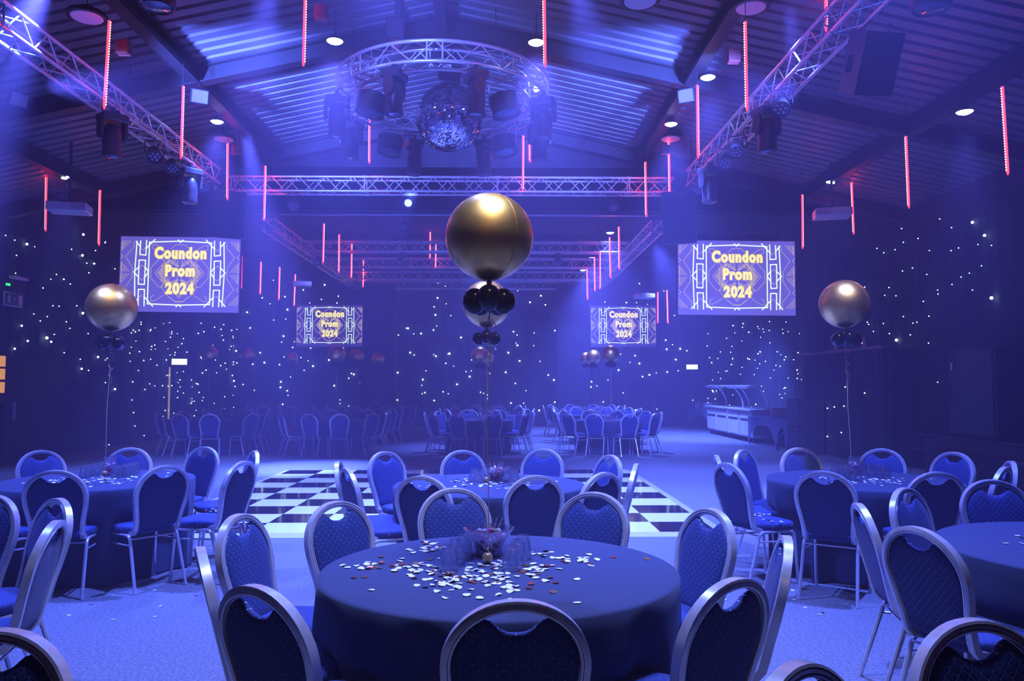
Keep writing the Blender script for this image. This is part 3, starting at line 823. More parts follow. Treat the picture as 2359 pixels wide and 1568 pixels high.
while cnt < 298:
    x, y = rc.gauss(pb2.x-0.05, 0.22), rc.gauss(pb2.y-0.03, 0.16)
    if (x-T2[0])**2 + (y-T2[1])**2 < 0.7**2 and keep_off(x, y, g1): conf(x, y, n2); cnt += 1
mb = MB(); nd = 8
def loose(x, y, z):
    mb.cur = rc.choices((0, 1, 2), (0.8, 0.1, 0.1))[0]
    q = Euler((rc.gauss(0, 0.12), rc.gauss(0, 0.12), rc.uniform(0, 6))).to_matrix()
    up = [q @ Vector((0.0145*math.cos(2*PI*k/nd), 0.0145*math.sin(2*PI*k/nd), 0)) + Vector((x, y, z + 0.003)) for k in range(nd)]
    dn = [v - Vector((0, 0, 0.0006)) for v in up]
    mb.add(up + dn, [tuple(range(nd)), tuple(reversed(range(nd, 2*nd)))] + [(nd+k, nd+(k+1)%nd, (k+1)%nd, k) for k in range(nd)])
for (c, n_, sx, sy) in ((T2, 90, 0.26, 0.2), ((T3[0]+0.0, T3[1]-0.02), 130, 0.22, 0.2), ((T4[0]+0.02, T4[1]-0.05), 110, 0.22, 0.16), ((T5[0]-0.05, T5[1]), 80, 0.22, 0.2)):
    for _ in range(n_):
        x, y = rc.gauss(c[0], sx), rc.gauss(c[1], sy)
        if (x-c[0])**2 + (y-c[1])**2 < 0.68**2 and keep_off(x, y, g1): loose(x, y, 0.7555)
for (x, y, ci, ri, tn) in FAR:
    for _ in range(14): loose(rc.gauss(x, 0.2), rc.gauss(y, 0.2), 0.7555)
for px, py, n_, sp in ((1745,1185,16,0.07),(1770,1200,6,0.05),(490,1175,8,0.05)):
    c = atz(px, py, 0.494)
    for _ in range(n_): loose(rc.gauss(c.x, sp), rc.gauss(c.y, sp), 0.494)
for _ in range(46):
    c = rc.choice((T3, T4, T4, T4)); a = rc.uniform(-2.9, -0.2); r_ = rc.uniform(1.0, 1.9)
    loose(c[0] + r_*math.cos(a), c[1] + r_*math.sin(a), 0.0)
o = mb.build('loose_confetti', [paper_white, foil_gold, foil_copper]); o['kind'] = 'stuff'
tag(o, 'loose pale confetti strewn over the other tables, seats and carpet', 'confetti')

# ------------------------------------------------------------------ balloons
def sphere_balloon(root, r, z, mname='foil_balloon', detail=True):
    mb = MB(); n, m = (64, 40) if detail else (32, 20)
    rings = []
    for i in range(m+1):
        a = PI*i/m; p = max(math.sin(a), 1e-4)*r; zz = -math.cos(a)*r
        if i < m*0.12: zz -= 0.02*r*(1 - i/(m*0.12))
        rings.append([(p*math.cos(2*PI*k/n), p*math.sin(2*PI*k/n), z+zz) for k in range(n)])
    mb.loft(rings)
    if detail:
        for dx in (0, 1):
            seam = [(math.sin(PI*i/40)*(r+0.0005)*math.cos(0.9+dx*PI), math.sin(PI*i/40)*(r+0.0005)*math.sin(-0.9-dx*PI), z-math.cos(PI*i/40)*(r+0.0005)) for i in range(1, 40)]
            mb.tube(seam, 0.0012, 5)
    return mb.build(mname, gold_foil, root, angle=80)
def balloon(px, py, rpx, basepx, basepy, label, detail=True, zt=0.757):
    b = atz(basepx, basepy, zt) if basepy else None
    Y = b.y
    c = at(px, py, Y); r = rpx/FPX*(Y)*1.0
    root = thing('balloon', label, 'balloon', (b.x, b.y, zt), 0, 'gold orb balloons on the tables')
    dx = c.x - b.x; zc = c.z - zt
    s = sphere_balloon(root, r, zc, detail=detail); s.location.x = dx
    zn = zc - r - 0.035*r/0.2
    nb = 5 if detail else 4
    for k in range(nb):
        a = -PI/2 + 2*PI*k/nb; rb = 0.30*r
        pos = (dx + 0.34*r*math.cos(a), 0.34*r*math.sin(a), zn - 0.06*r/0.2 + (0.012 if k == 0 else 0))
        MB().ball((0,0,0), rb, 24 if detail else 12, 16 if detail else 8, (0.92, 0.92, 0.98)).build('collar_balloon', black_latex, root, pos, angle=80)
    MB().lathe([(0.010, zn+0.06*r/0.2), (0.014, zn), (0.008, zn-0.03), (0.012, zn-0.10*r/0.2)], 10, (dx, 0, 0)).build('neck', gold_latex, root)
    pts = [(dx*(1-u) + 0.0*u + 0.004*math.sin(u*9), 0.003*math.sin(u*7), (zn-0.08)*(1-u) + 0.045*u) for u in [i/24 for i in range(25)]]
    MB().tube(pts, 0.0022 if detail else 0.003, 5).build('ribbon', ribbon_mat, root)
    if detail:
        cz0 = zn - 0.09
        pts = []
        for i in range(70):
            u = i/69; a = u*2*PI*3.2
            rad = 0.012 + 0.012*math.sin(u*PI)
            pts.append((dx*(1-u*0.3) + rad*math.cos(a) + 0.01, rad*math.sin(a), cz0 - 0.30*u*(r/0.2) + (0.02*math.sin(a*1.5))))
        MB().tube(pts, 0.0017, 5).build('curled_ribbon', ribbon_mat, root)
    wb = MB().ball((0,0,0.0245), 0.0245, 20, 14); wb.tube([(0.004*math.cos(i*0.7), 0.004*math.sin(i*0.7), 0.048 + i*0.0022) for i in range(10)], 0.005, 7)
    wb.build('balloon_weight', gold_latex, root, angle=80)
    return root
balloon(1127, 546, 102, 1123, 1296, 'large gold orb balloon over the big front table, nearest the camera')
balloon(1121, 700, 55, 1121.5, 1111, 'gold orb balloon over the middle table, partly behind the biggest one')
balloon(257, 708, 55, 241, 1096, 'gold orb balloon on a long ribbon over the left table')
balloon(1945, 700, 56, 1961, 1090, 'gold orb balloon on a long ribbon over the right table')
def far_balloon(px, py, rpx, i, label):
    x, y, ci, ri, tn = FAR[i]
    c = at(px, py, y - 0.1)
    bx = c.x
    d = ray(px, 900); 
    # base on that table
    root = thing('balloon', label, 'balloon', (x + max(-0.3, min(0.3, c.x - x)), y - 0.1, TZ), 0, 'gold orb balloons on the tables')
    dx = c.x - root.location.x; r = rpx/FPX*y; zc = c.z - TZ
    s = sphere_balloon(root, r, zc, detail=False); s.location.x = dx
    for k in range(4):
        a = -PI/2 + 2*PI*k/4
        MB().ball((0,0,0), 0.30*r, 12, 8).build('collar_balloon', black_latex, root, (dx + 0.34*r*math.cos(a), 0.34*r*math.sin(a), zc - r - 0.05))
    MB().tube([(dx, 0, zc - r - 0.05), (0, 0, 0.04)], 0.004, 5).build('ribbon', ribbon_mat, root)
    MB().ball((0, 0, 0.0245), 0.0245, 10, 8).build('balloon_weight', gold_latex, root)
# FAR index = column*3 + row
for px, py, rpx, i, lab in ((483,815,18,0,'dim gold balloon with red glints over the leftmost rear table, front row'), (570,818,17,1,'dim red-glinting balloon over the leftmost rear table, middle row'),
                            (671,826,15,2,'dim red-glinting balloon over the leftmost rear table, back row'), (776,815,20,3,'larger dim balloon just below the small left screen'),
                            (822,820,17,4,'dim balloon right of the one below the small left screen'), (871,828,15,5,'dim red-glinting balloon, third right of the small left screen edge'),
                            (1106,818,20,6,'pale gold balloon below the two big central balloons'), (1124,824,14,7,'small gold balloon peeping from behind the central ribbon'),
                            (1407,815,20,9,'gold balloon just below the small right screen'), (1367,822,17,10,'bright gold balloon left below the small right screen'), (1350,825,14,11,'small balloon half hidden left below the small right screen')):
    far_balloon(px, py, rpx, i, lab)

# ------------------------------------------------------------------ trusses
def lattice(mb, A, B, n, r=0.010):
    """zigzag between the two chord polylines A and B"""
    for i in range(n):
        a = A[i] if i % 2 == 0 else B[i]; b = B[i+1] if i % 2 == 0 else A[i+1]
        mb.tube([a, b], r, 6, False)
def box_truss(p0, p1, label, name='lighting_truss', size=0.27, bays=None):
    p0 = Vector(p0); p1 = Vector(p1); d = p1-p0; Ln = d.length; d.normalize()
    side = d.cross(Vector((0, 0, 1))).normalized(); up = Vector((0, 0, 1)); h = size/2
    root = thing(name, label, 'truss', p0, 0, 'lighting trusses')
    n = bays or int(Ln/0.25)
    ch = []
    for s, u in ((-1, -1), (1, -1), (1, 1), (-1, 1)):
        pts = [side*h*s + up*h*u + d*Ln*i/n for i in range(n+1)]; ch.append(pts)
        MB().tube([pts[0], pts[-1]], 0.025, 12).build('chord', alu, root)
    mb = MB()
    for k in range(4): lattice(mb, ch[k], ch[(k+1) % 4], n, 0.010)
    j = 0.0
    while j <= Ln + 0.01:     # end frames and joints every 2.5 m
        q = [side*h*s + up*h*u + d*min(j, Ln) for s, u in ((-1,-1),(1,-1),(1,1),(-1,1))]
        for k in range(4): mb.tube([q[k], q[(k+1)%4]], 0.014, 6, False)
        for c_ in q: mb.tube([c_ - d*0.05, c_ + d*0.05], 0.031, 10)
        j += 2.5
    mb.build('bracing', alu, root)
    for f in (0.2, 0.8):
        if Ln > 3: MB().tube([d*Ln*f + up*h, d*Ln*f + up*(0.9 if p0.y < 15 else 0.55)], 0.006, 6).build('hanging_wire', cable, root)
    return root
TZR = 5.40
box_truss((XC-4.43, -2.0, TZR), (XC-4.43, 14.3, TZR), 'long aluminium box truss running away along the left side')
box_truss((XC+4.45, -2.0, TZR), (XC+4.45, 14.3, TZR), 'long aluminium box truss running away along the right side')
box_truss((XC-4.2, 14.75, TZR-0.05), (XC+4.15, 14.75, TZR-0.05), 'aluminium box truss crossing the hall behind the gold balloon')
box_truss((XC-4.6, 18.4, TZR-0.05), (XC-4.6, 29.7, TZR-0.05), 'distant aluminium truss along the left of the rear hall')
box_truss((XC+4.6, 18.4, TZR-0.05), (XC+4.6, 29.7, TZR-0.05), 'distant aluminium truss along the right of the rear hall')
for yy, nm in ((21.4, 'first'), (24.2, 'second'), (27.0, 'third'), (29.6, 'fourth')):
    box_truss((XC-4.4, yy, TZR-0.05), (XC+4.4, yy, TZR-0.05), '%s of four red-lit cross trusses at the rear, counted from the front' % nm)
mb = MB(); mb.tube([(XC-4.4, 18.5, 5.62), (XC+4.4, 18.5, 5.62)], 0.03, 10)
for dx in (-3.5, 0, 3.5): mb.tube([(XC+dx, 18.5, 5.62), (XC+dx, 18.5, 5.95)], 0.008, 6)
tag(mb.build('hanging_bar', alu), 'single horizontal aluminium bar in front of the rear trusses', 'bar')

# ring truss
RC = Vector((XC, 11.5, 5.89))
root = thing('ring_truss', 'circular aluminium truss with lamps hung over the dance floor', 'truss', RC, 0, 'lighting trusses')
nseg = 96; ch = []
for R_, z_ in ((1.56, 0.135), (1.56, -0.135), (1.29, -0.135), (1.29, 0.135)):
    pts = [Vector((R_*math.cos(2*PI*i/nseg), R_*math.sin(2*PI*i/nseg), z_)) for i in range(nseg+1)]; ch.append(pts)
    mb = MB(); rings = []
    for i in range(nseg+1):
        a = 2*PI*i/nseg; rad = Vector((math.cos(a), math.sin(a), 0))
        rings.append([rad*(R_ + 0.025*math.cos(2*PI*k/12)) + Vector((0, 0, z_ + 0.025*math.sin(2*PI*k/12))) for k in range(12)])
    mb.loft(rings).build('chord', alu, root)
mb = MB()
for k in range(4):
    A = [ch[k][i*3] for i in range(33)]; Bq = [ch[(k+1) % 4][i*3] for i in range(33)]
    lattice(mb, A, Bq, 32, 0.010)
for q in range(8):
    for e in (-1, 1):
        i = (q*12 + e) % nseg
        for k in range(4): mb.tube([ch[k][i], ch[(k+1)%4][i]], 0.012, 6, False)
mb.build('bracing', alu, root)
for a in (0.6, 2.1, 3.7, 5.3):
    MB().tube([(1.42*math.cos(a), 1.42*math.sin(a), 0.15), (1.42*math.cos(a), 1.42*math.sin(a), 0.95 - 0.22*abs(1.42*math.cos(a)))], 0.006, 6).build('hanging_wire', cable, root)

# ------------------------------------------------------------------ lamps: moving heads, par cans, downlights, high bays
def moving_head():
    t = thing('moving_head_light', 'x', 'stage light')      # origin at the clamp, hangs down
    mb = MB().cbox((0, 0, -0.03), (0.05, 0.05, 0.06)).cbox((0, 0, -0.08), (0.10, 0.22, 0.04), 0.01)
    mb.build('clamp', black_plastic, t)
    MB().cbox((0, 0, -0.155), (0.34, 0.26, 0.11), 0.02).build('base', black_plastic, t)
    for s in (-1, 1):
        MB().poly([(s*0.175, -0.06, -0.20), (s*0.175, 0.06, -0.20), (s*0.175, 0.075, -0.30), (s*0.175, 0.06, -0.42), (s*0.175, 0.0, -0.45), (s*0.175, -0.06, -0.42), (s*0.175, -0.075, -0.30)], (-s*0.04, 0, 0)).build('yoke_arm', black_plastic, t)
    h = MB().lathe([(0.001, 0.16), (0.07, 0.16), (0.10, 0.13), (0.118, 0.04), (0.122, -0.08), (0.115, -0.17), (0.125, -0.24), (0.12, -0.27), (0.09, -0.272)], 24)
    hd_ = h.build('head', black_plastic, t, (0, 0, -0.40))
    MB().lathe([(0.095, -0.262), (0.06, -0.282), (0.001, -0.29)], 24).build('lens', lens_dark, hd_)
    return t
MH = Proto(moving_head())
def par():
    t = thing('par_light', 'x', 'stage light')
    MB().tube([(0, 0, 0), (0, 0, -0.06)], 0.012, 8).tube([(-0.13, 0, -0.24), (-0.13, 0, -0.08), (-0.09, 0, -0.05), (0.09, 0, -0.05), (0.13, 0, -0.08), (0.13, 0, -0.24)], 0.009, 6).build('bracket', black_plastic, t)
    R_ = Matrix.Rotation(math.radians(-38), 4, 'X')
    mb = MB(); mb.M = Matrix.Translation((0, 0, -0.24)) @ R_
    mb.lathe([(0.001, 0.10), (0.06, 0.10), (0.085, 0.07), (0.10, 0.0), (0.115, -0.09), (0.118, -0.10), (0.108, -0.10), (0.10, -0.08), (0.001, -0.08)], 24)
    can = mb.build('can', black_plastic, t)
    mb = MB(); mb.M = Matrix.Translation((0, 0, -0.24)) @ R_
    for k in range(7):
        a = 2*PI*k/6; rr = 0 if k == 6 else 0.062
        mb.lathe([(0.001, -0.098), (0.018, -0.096), (0.026, -0.088), (0.028, -0.08)], 12, (rr*math.cos(a), rr*math.sin(a), 0))
    mb.build('lenses', lens_dark, can)
    return t
PR = Proto(par())
LB = TZR - 0.16
g = 'moving heads on the trusses'
for px, py, X, lab, tilt in ((237, 250, XC-4.43, 'nearest under the left truss', 0.25), (420, 395, XC-4.43, 'second under the left truss', 0.2),
                         (1790, 255, XC+4.45, 'nearest under the right truss', -0.25), (1652, 378, XC+4.45, 'second under the right truss', -0.15)):
    p = atx(px, py, X); MH.place((X - math.copysign(0.135, X), p.y, LB+0.012), (0, 0, 0.6 + tilt), 'black moving-head light %s' % lab, g)
for ang, lab in ((-110, 'near side, left one of two'), (-70, 'near side, right one of two'), (200, 'left side, front one'), (160, 'left side, rear one'), (-20, 'right side, front one'), (20, 'right side, rear one'), (112, 'far side, left one'), (68, 'far side, right one')):
    a = math.radians(ang)
    MH.place(RC + Vector((1.56*math.cos(a), 1.56*math.sin(a), -0.15)), (0, 0, a), 'black moving-head light under the ring truss, ' + lab, 'moving heads under the ring truss')
for px, py, X, lab in ((335, 330, XC-4.43, 'under the left truss between two moving heads'), (378, 355, XC-4.43, 'small one under the left truss'), (448, 405, XC-4.43, 'last one under the left truss'),
                       (1826, 240, XC+4.45, 'nearest under the right truss'), (1720, 335, XC+4.45, 'middle one under the right truss'), (1692, 362, XC+4.45, 'under the right truss, third'), (1628, 402, XC+4.45, 'last one under the right truss')):
    p = atx(px, py, X); PR.place((X - math.copysign(0.135, X), p.y, LB+0.012), (0, 0, 0.5 if X < 0 else -0.5), 'black LED par light, %s' % lab, 'par lights on the trusses')
for px, lab in ((682, 'left one'), (1410, 'right one')):
    p = at(px, 435, 14.75); PR.place((p.x, 14.75-0.135, TZR-0.198), (0, 0, 0.1), 'black par light under the cross truss, ' + lab, 'par lights on the cross truss')
for px, yy in ((735, 21.4), (925, 21.4), (1285, 21.4), (930, 18.5)):
    p = at(px, 545, yy); PR.place((p.x, yy - (0.135 if yy > 20 else 0), 5.2 if yy > 20 else 5.6), (0, 0, 0), 'dim par light under the rear trusses, ' + {735: 'leftmost', 925: 'left of the big balloon', 1285: 'right of the big balloon', 930: 'on the single bar'}[px], 'par lights at the rear')
def drum():
    t = thing('drum_light', 'x', 'stage light')
    MB().tube([(-0.22, 0, -0.34), (-0.22, 0, -0.02), (0.22, 0, -0.02), (0.22, 0, -0.34)], 0.012, 6).build('bracket', alu, t)
    mb = MB(); mb.M = Matrix.Translation((0, 0, -0.34)) @ Matrix.Rotation(math.radians(12), 4, 'Y')
    mb.lathe([(0.001, 0.13), (0.19, 0.13), (0.205, 0.12), (0.20, 0.10), (0.195, -0.12), (0.21, -0.14), (0.19, -0.15), (0.17, -0.12), (0.001, -0.10)], 32)
    mb.build('can', black_paint, t)
    mb = MB(); mb.M = Matrix.Translation((0, 0, -0.34)) @ Matrix.Rotation(math.radians(12), 4, 'Y')
    mb.lathe([(0.17, -0.118), (0.10, -0.115), (0.001, -0.112)], 24).build('reflector', lens_dark, t)
    return t
DR = Proto(drum())
for ang, lab, rz in ((-135, 'front left', 0.3), (-45, 'front right', 2.9), (135, 'rear left', 0.6), (45, 'rear right', 2.6)):
    a = math.radians(ang)
    DR.place(RC + Vector((1.29*math.cos(a), 1.29*math.sin(a), -0.14)), (0, 0, rz), 'black drum-shaped floodlight under the ring truss, ' + lab, 'drum lights under the ring truss')

def down():
    t = thing('downlight', 'x', 'ceiling lamp')
    MB().tube([(0, 0, 0.5), (0, 0, 0.06)], 0.008, 6).build('rod', cable, t)
    MB().lathe([(0.001, 0.08), (0.05, 0.08), (0.07, 0.06), (0.13, 0.03), (0.165, 0.0), (0.16, -0.012), (0.14, -0.01)], 28).build('housing', steel_dark, t)
    MB().lathe([(0.155, -0.008), (0.12, -0.03), (0.07, -0.032), (0.065, -0.05), (0.001, -0.052)], 28).build('lamp_face', lamp_white, t)
    return t
DL = Proto(down())
labs = ['left of the ring truss near the top edge', 'right of the ring truss near the top edge', 'left, over the end of the left truss', 'right of centre above the cross truss end',
        'right of centre, above the last one and beside a red tube', 'far left above the projector', 'right above the white projector', 'far right under the outer beam',
        'rear hall, first of three on the right', 'rear hall, second of three on the right', 'rear hall, third of three on the right']
for (x, y, z, p, c_), lab in zip(DOWN, labs):
    DL.place((x, y, z), (0, 0, 0), 'lit white-blue ceiling lamp, ' + lab, 'ceiling lamps', scale=(0.68, 0.68, 0.8))
pr_ = at(1236, 205, 11.2)
o = MB().ball((0,0,0), 0.045, 16, 10).build('spot_lamp', lamp_white, None, pr_); tag(o, 'small bright lamp on the right of the ring truss', 'lamp')
def bay():
    t = thing('high_bay_lamp', 'x', 'ceiling lamp')
    mb = MB(); n = 72; rings = []
    for r_, z_ in ((0.001, 0.12), (0.08, 0.12), (0.10, 0.07), (0.19, 0.06), (0.215, 0.03), (0.215, 0.0), (0.18, -0.005)):
        rings.append([((r_ + (0.008 if (k % 3 == 0 and r_ > 0.15) else 0))*math.cos(2*PI*k/n), (r_ + (0.008 if (k % 3 == 0 and r_ > 0.15) else 0))*math.sin(2*PI*k/n), z_) for k in range(n)])
    mb.loft(rings).build('finned_housing', steel_dark, t)
    MB().lathe([(0.175, -0.002), (0.165, -0.012), (0.001, -0.014)], 36).build('diffuser', white_plastic, t)
    MB().tube([(0, 0, 0.12), (0, 0, 0.22)], 0.006, 6).build('hook', cable, t)
    return t
BY = Proto(bay())
for px, py, yy, lab in ((200, 40, 8.9, 'upper left'), (1730, 18, 8.9, 'upper right'), (515, 321, 14.0, 'above the left screen'), (1545, 320, 14.0, 'above the right screen'), (1475, 3, 8.2, 'cropped by the top edge')):
    q_ = at(px, py, yy); t = BY.place(q_, (0, 0, 0), 'round unlit high-bay lamp with pale face, ' + lab, 'high-bay lamps')
    MB().tube([(0, 0, 0.2), (0, 0, roof_z(q_.x) - q_.z)], 0.004, 6).build('hook', cable, t)

# square vents / boxes and tilted floods on the long beams
def vent():
    t = thing('vent_box', 'x', 'vent')
    MB().cbox((0, 0, 0), (0.30, 0.22, 0.30), 0.01).build('housing', hoist_and_redlit, t)  # red light of the tubes is put into the housing colour
    mb = MB()
    for k in range(6): mb.cbox((0, -0.115, -0.11 + k*0.044), (0.24, 0.012, 0.012))
    for a in (0.05, 0.09): mb.lathe([(a, -0.004), (a+0.01, 0), (a, 0.004)], 16, (0, 0, 0))
    mb.build('grille', black_plastic, t); return t
VT = Proto(vent())
for px, py, yy, lab in ((285, 110, 9.2, 'behind the near left red tube'), (740, 30, 9.2, 'left of the top lamp'), (1690, 130, 9.6, 'right of the second ceiling lamp'), (1533, 345, 13.9, 'above the cross truss right end'), (545, 345, 13.9, 'above the cross truss left end')):
    VT.place(at(px, py, yy), (0, 0, 0), 'dim red-lit square fan box, ' + lab, 'fan boxes under the roof', scale=(0.5, 0.5, 0.55))
dull_glass = mat('dull_glass', (0.16, 0.16, 0.19), 0.35)
def flood():
    t = thing('floodlight', 'x', 'floodlight')
    mb = MB(); mb.M = Matrix.Rotation(0.5, 4, 'X'); mb.cbox((0, 0, 0), (0.26, 0.08, 0.22), 0.012); mb.build('housing', steel_dark, t)
    mb = MB(); mb.M = Matrix.Rotation(0.5, 4, 'X'); mb.cbox((0, -0.043, 0), (0.22, 0.008, 0.18)); mb.build('glass_front', dull_glass, t)
    MB().tube([(0, 0.02, 0.1), (0, 0.05, 0.28)], 0.01, 6).build('bracket', steel_dark, t); return t
FL = Proto(flood())
FL.place(at(460, 221, 11.4), (0, 0, 0.5), 'square unlit floodlight under the left roof beam', 'square floodlights')
FL.place(at(1581, 219, 11.4), (0, 0, -0.5), 'square unlit floodlight under the right roof beam', 'square floodlights')
FL.place(at(42, 228, 10.5), (0, 0, 0.9), 'square floodlight in the bright haze at upper left', 'square floodlights', scale=(0.9, 0.9, 0.9))

# ------------------------------------------------------------------ mirror ball
DB = at(1035, 272, 11.5)
root = thing('mirror_ball', 'large mirror ball hanging inside the ring truss', 'mirror ball', DB)
n, m, r = 84, 42, 0.50
mb = MB(); rr = random.Random(9)
for i in range(m):
    a0, a1 = PI*i/m, PI*(i+1)/m
    cnt_ = max(6, int(n*math.sin((a0+a1)/2)))
    for k in range(cnt_):
        b0, b1 = 2*PI*k/cnt_, 2*PI*(k+0.94)/cnt_
        jx, jy = rr.gauss(0, 0.0012), rr.gauss(0, 0.0012)
        def P(a, b, e): return ((r+e)*math.sin(a)*math.cos(b), (r+e)*math.sin(a)*math.sin(b), -(r+e)*math.cos(a))
        aa1 = a1 - 0.004
        mb.add([P(a0, b0, jx), P(a0, b1, -jx), P(aa1, b1, jy), P(aa1, b0, -jy)], [(0, 1, 2, 3)])
mb.build('mirror_tiles', mirror, root, smooth=False)
MB().ball((0,0,0), 0.492, 32, 20).build('core', steel_dark, root)
MB().lathe([(0.12, 0.47), (0.12, 0.52), (0.03, 0.53), (0.03, 0.60)], 20).build('cap', steel_dark, root)
mo = MB().cbox((0, 0, 0.72), (0.34, 0.22, 0.22), 0.01).cbox((0.12, 0, 0.5), (0.06, 0.12, 0.3), 0.01).build('motor', black_plastic, root)
MB().cbox((-0.02, -0.12, 0.74), (0.12, 0.02, 0.06), 0.008).build('motor_handle', white_plastic, mo)
MB().tube([(0, 0, 0.82), (0, 0, 1.35)], 0.01, 6).build('chain', steel_dark, root)
# hoist over the ring
HP = at(912, 70, 10.6)
root = thing('chain_hoist', 'dark chain hoist with an orange-red body above the ring truss left of centre', 'hoist', HP)
MB().cbox((0, 0, 0), (0.26, 0.2, 0.3), 0.02).build('motor_body', steel_dark, root)
MB().cbox((0, -0.02, -0.24), (0.14, 0.12, 0.2), 0.02).build('hook_block', hoist_and_redlit, root)
MB().cbox((0.03, 0, 0.15+(roof_z(HP.x)-HP.z-0.15)/2), (0.09, 0.09, roof_z(HP.x)-HP.z-0.16)).build('pole', steel_dark, root)

# ------------------------------------------------------------------ red LED tubes
def led_tube():
    t = thing('led_tube', 'x', 'LED tube')       # origin at its top, 1 m long
    MB().tube([(0, 0, 0), (0, 0, -0.96), (0, 0, -0.985), (0, 0, -1.0)], 0.013, 8, rs=[0.015, 0.015, 0.010, 0.002]).build('tube', red_tube, t)
    mb = MB()
    for k in range(32):
        mb.ball((0, -0.0145, -0.02 - k*0.0298), 0.0085, 6, 5)
    mb.build('leds', red_led, t)
    return t
def up_to_roof(p, extra=0.0):
    top = roof_z(p[0]) - 0.0 if p[1] < 15.6 else 5.95
    return max(0.02, top - p[2] + extra)
LT = Proto(led_tube())
TUBES = [(252,48,240,252,'in front of the left truss, tallest at upper left'),(422,198,417,366,'in front of the left truss, second'),(704,-48,699,153,'cut by the top edge, left of the ring truss'),(1253,-48,1256,155,'cut by the top edge, right of the ring truss'),
 (525,330,524,461,'hanging below the left high-bay lamp'),(107,408,105,533,'leftmost, paler, beside the left projector'),(231,438,228,566,'above the left big screen corner'),(611,382,608,508,'crossing the left end of the cross truss'),
 (1717,50,1721,256,'between the ceiling lamp and the right truss'),(1900,-132,1903,73,'cut by the top edge by the right truss'),(1606,196,1608,364,'left of the right truss lower part'),(1541,318,1543,446,'below the right high-bay lamp'),
 (1487,373,1489,500,'crossing the right end of the cross truss'),(2309,200,2322,403,'rightmost of all'),(2087,314,2094,480,'second from the right edge'),(1962,417,1967,540,'just right of the white projector'),
 (1848,448,1849,573,'left of the white projector'),(852,250,851,377,'behind the left arc of the ring truss'),(887,348,884,445,'below the ring truss left'),(1220,258,1221,374,'behind the right arc of the ring truss'),(1205,312,1204,440,'below the ring truss right'),
 (710,515,708,586,'rear left group, first'),(746,515,744,606,'rear left group, second'),(782,540,781,628,'rear left group, third'),(810,560,809,641,'rear left group, fourth'),(837,595,836,662,'rear left group, last'),
 (557,572,556,664,'just right of the left big screen'),(601,603,599,678,'second right of the left big screen'),(644,615,642,691,'third right of the left big screen'),(680,632,677,705,'touching the small left screen corner'),
 (959,510,959,575,'rear centre group, first'),(977,510,976,580,'rear centre group, second'),(991,515,990,596,'rear centre group, third'),(1004,540,1003,617,'rear centre group, last'),
 (1426,522,1427,621,'rear right group, outermost'),(1405,546,1407,641,'rear right group, second'),(1382,579,1382,666,'rear right group, third'),(1370,592,1371,671,'rear right group, fourth'),(1353,617,1354,691,'rear right group, innermost'),
 (1515,673,1515,745,'left of two beside the small right screen'),(1537,668,1539,745,'right of two beside the small right screen')]
for x1, y1, x2, y2, lab in TUBES:
    Ln = math.hypot(x2-x1, y2-y1); Y = min(FPX*1.0/Ln, 28.8)
    a = at(x1, y1, Y); b = at(x2, y2, Y)
    s = (a-b).length
    rot = (a-b).to_track_quat('Z', 'Y').to_euler()
    t = LT.place(a, rot, 'red LED tube, ' + lab, 'red LED tubes', scale=(1, 1, s))
    up = rot.to_matrix().inverted() @ Vector((0, 0, up_to_roof(a)))
    MB().tube([(0, 0, 0), (up.x, up.y, up.z/s)], 0.0025, 4).build('wire', cable, t)

# ------------------------------------------------------------------ projection screens
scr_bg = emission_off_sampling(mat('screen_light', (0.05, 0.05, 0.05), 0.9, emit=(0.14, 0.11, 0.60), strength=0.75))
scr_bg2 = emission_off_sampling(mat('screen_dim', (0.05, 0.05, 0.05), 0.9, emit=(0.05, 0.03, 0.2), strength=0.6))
scr_white = emission_off_sampling(mat('screen_line_white', (0.05, 0.05, 0.05), 0.9, emit=(0.86, 1.0, 0.80), strength=0.85))
scr_gold = emission_off_sampling(mat('screen_line_gold', (0.05, 0.05, 0.05), 0.9, emit=(1.0, 0.72, 0.42), strength=0.5))
scr_text = emission_off_sampling(mat('screen_text', (0.05, 0.05, 0.05), 0.9, emit=(1.0, 0.84, 0.22), strength=0.9))
scr_rim = emission_off_sampling(mat('screen_text_rim', (0.05, 0.05, 0.05), 0.9, emit=(0.9, 0.38, 0.10), strength=0.4))
SW, SH = 2.40, 1.52
def S(x, y):   # design units -> metres on the screen
    return ((x-1110)/1970*SW, (852-y)/1245*SH)
def ribbon(mb, pts, wd, y):
    q = [S(*p) for p in pts]; h = wd/1970*SW/2
    for (a, b) in zip(q[:-1], q[1:]):
        d = Vector((b[0]-a[0], b[1]-a[1])); 
        if d.length == 0: continue
        d.normalize(); nn = Vector((-d.y, d.x))*h; e = d*h*0.6
        p = [(a[0]-e.x+nn.x, a[1]-e.y+nn.y), (b[0]+e.x+nn.x, b[1]+e.y+nn.y), (b[0]+e.x-nn.x, b[1]+e.y-nn.y), (a[0]-e.x-nn.x, a[1]-e.y-nn.y)]
        mb.add([(u, y, v) for u, v in p], [(3, 2, 1, 0)])
def mirror_all(L, quad=False):
    out = []
    for p in L:
        out.append(p); out.append([(2220-x, y) for x, y in p])
        if quad:
            out.append([(x, 1660-y) for x, y in p]); out.append([(2220-x, 1660-y) for x, y in p])
    return out
white_l = [[(600, 322), (1110, 300), (1620, 322), (1620, 1345), (1110, 1360), (600, 1345), (600, 322)]]
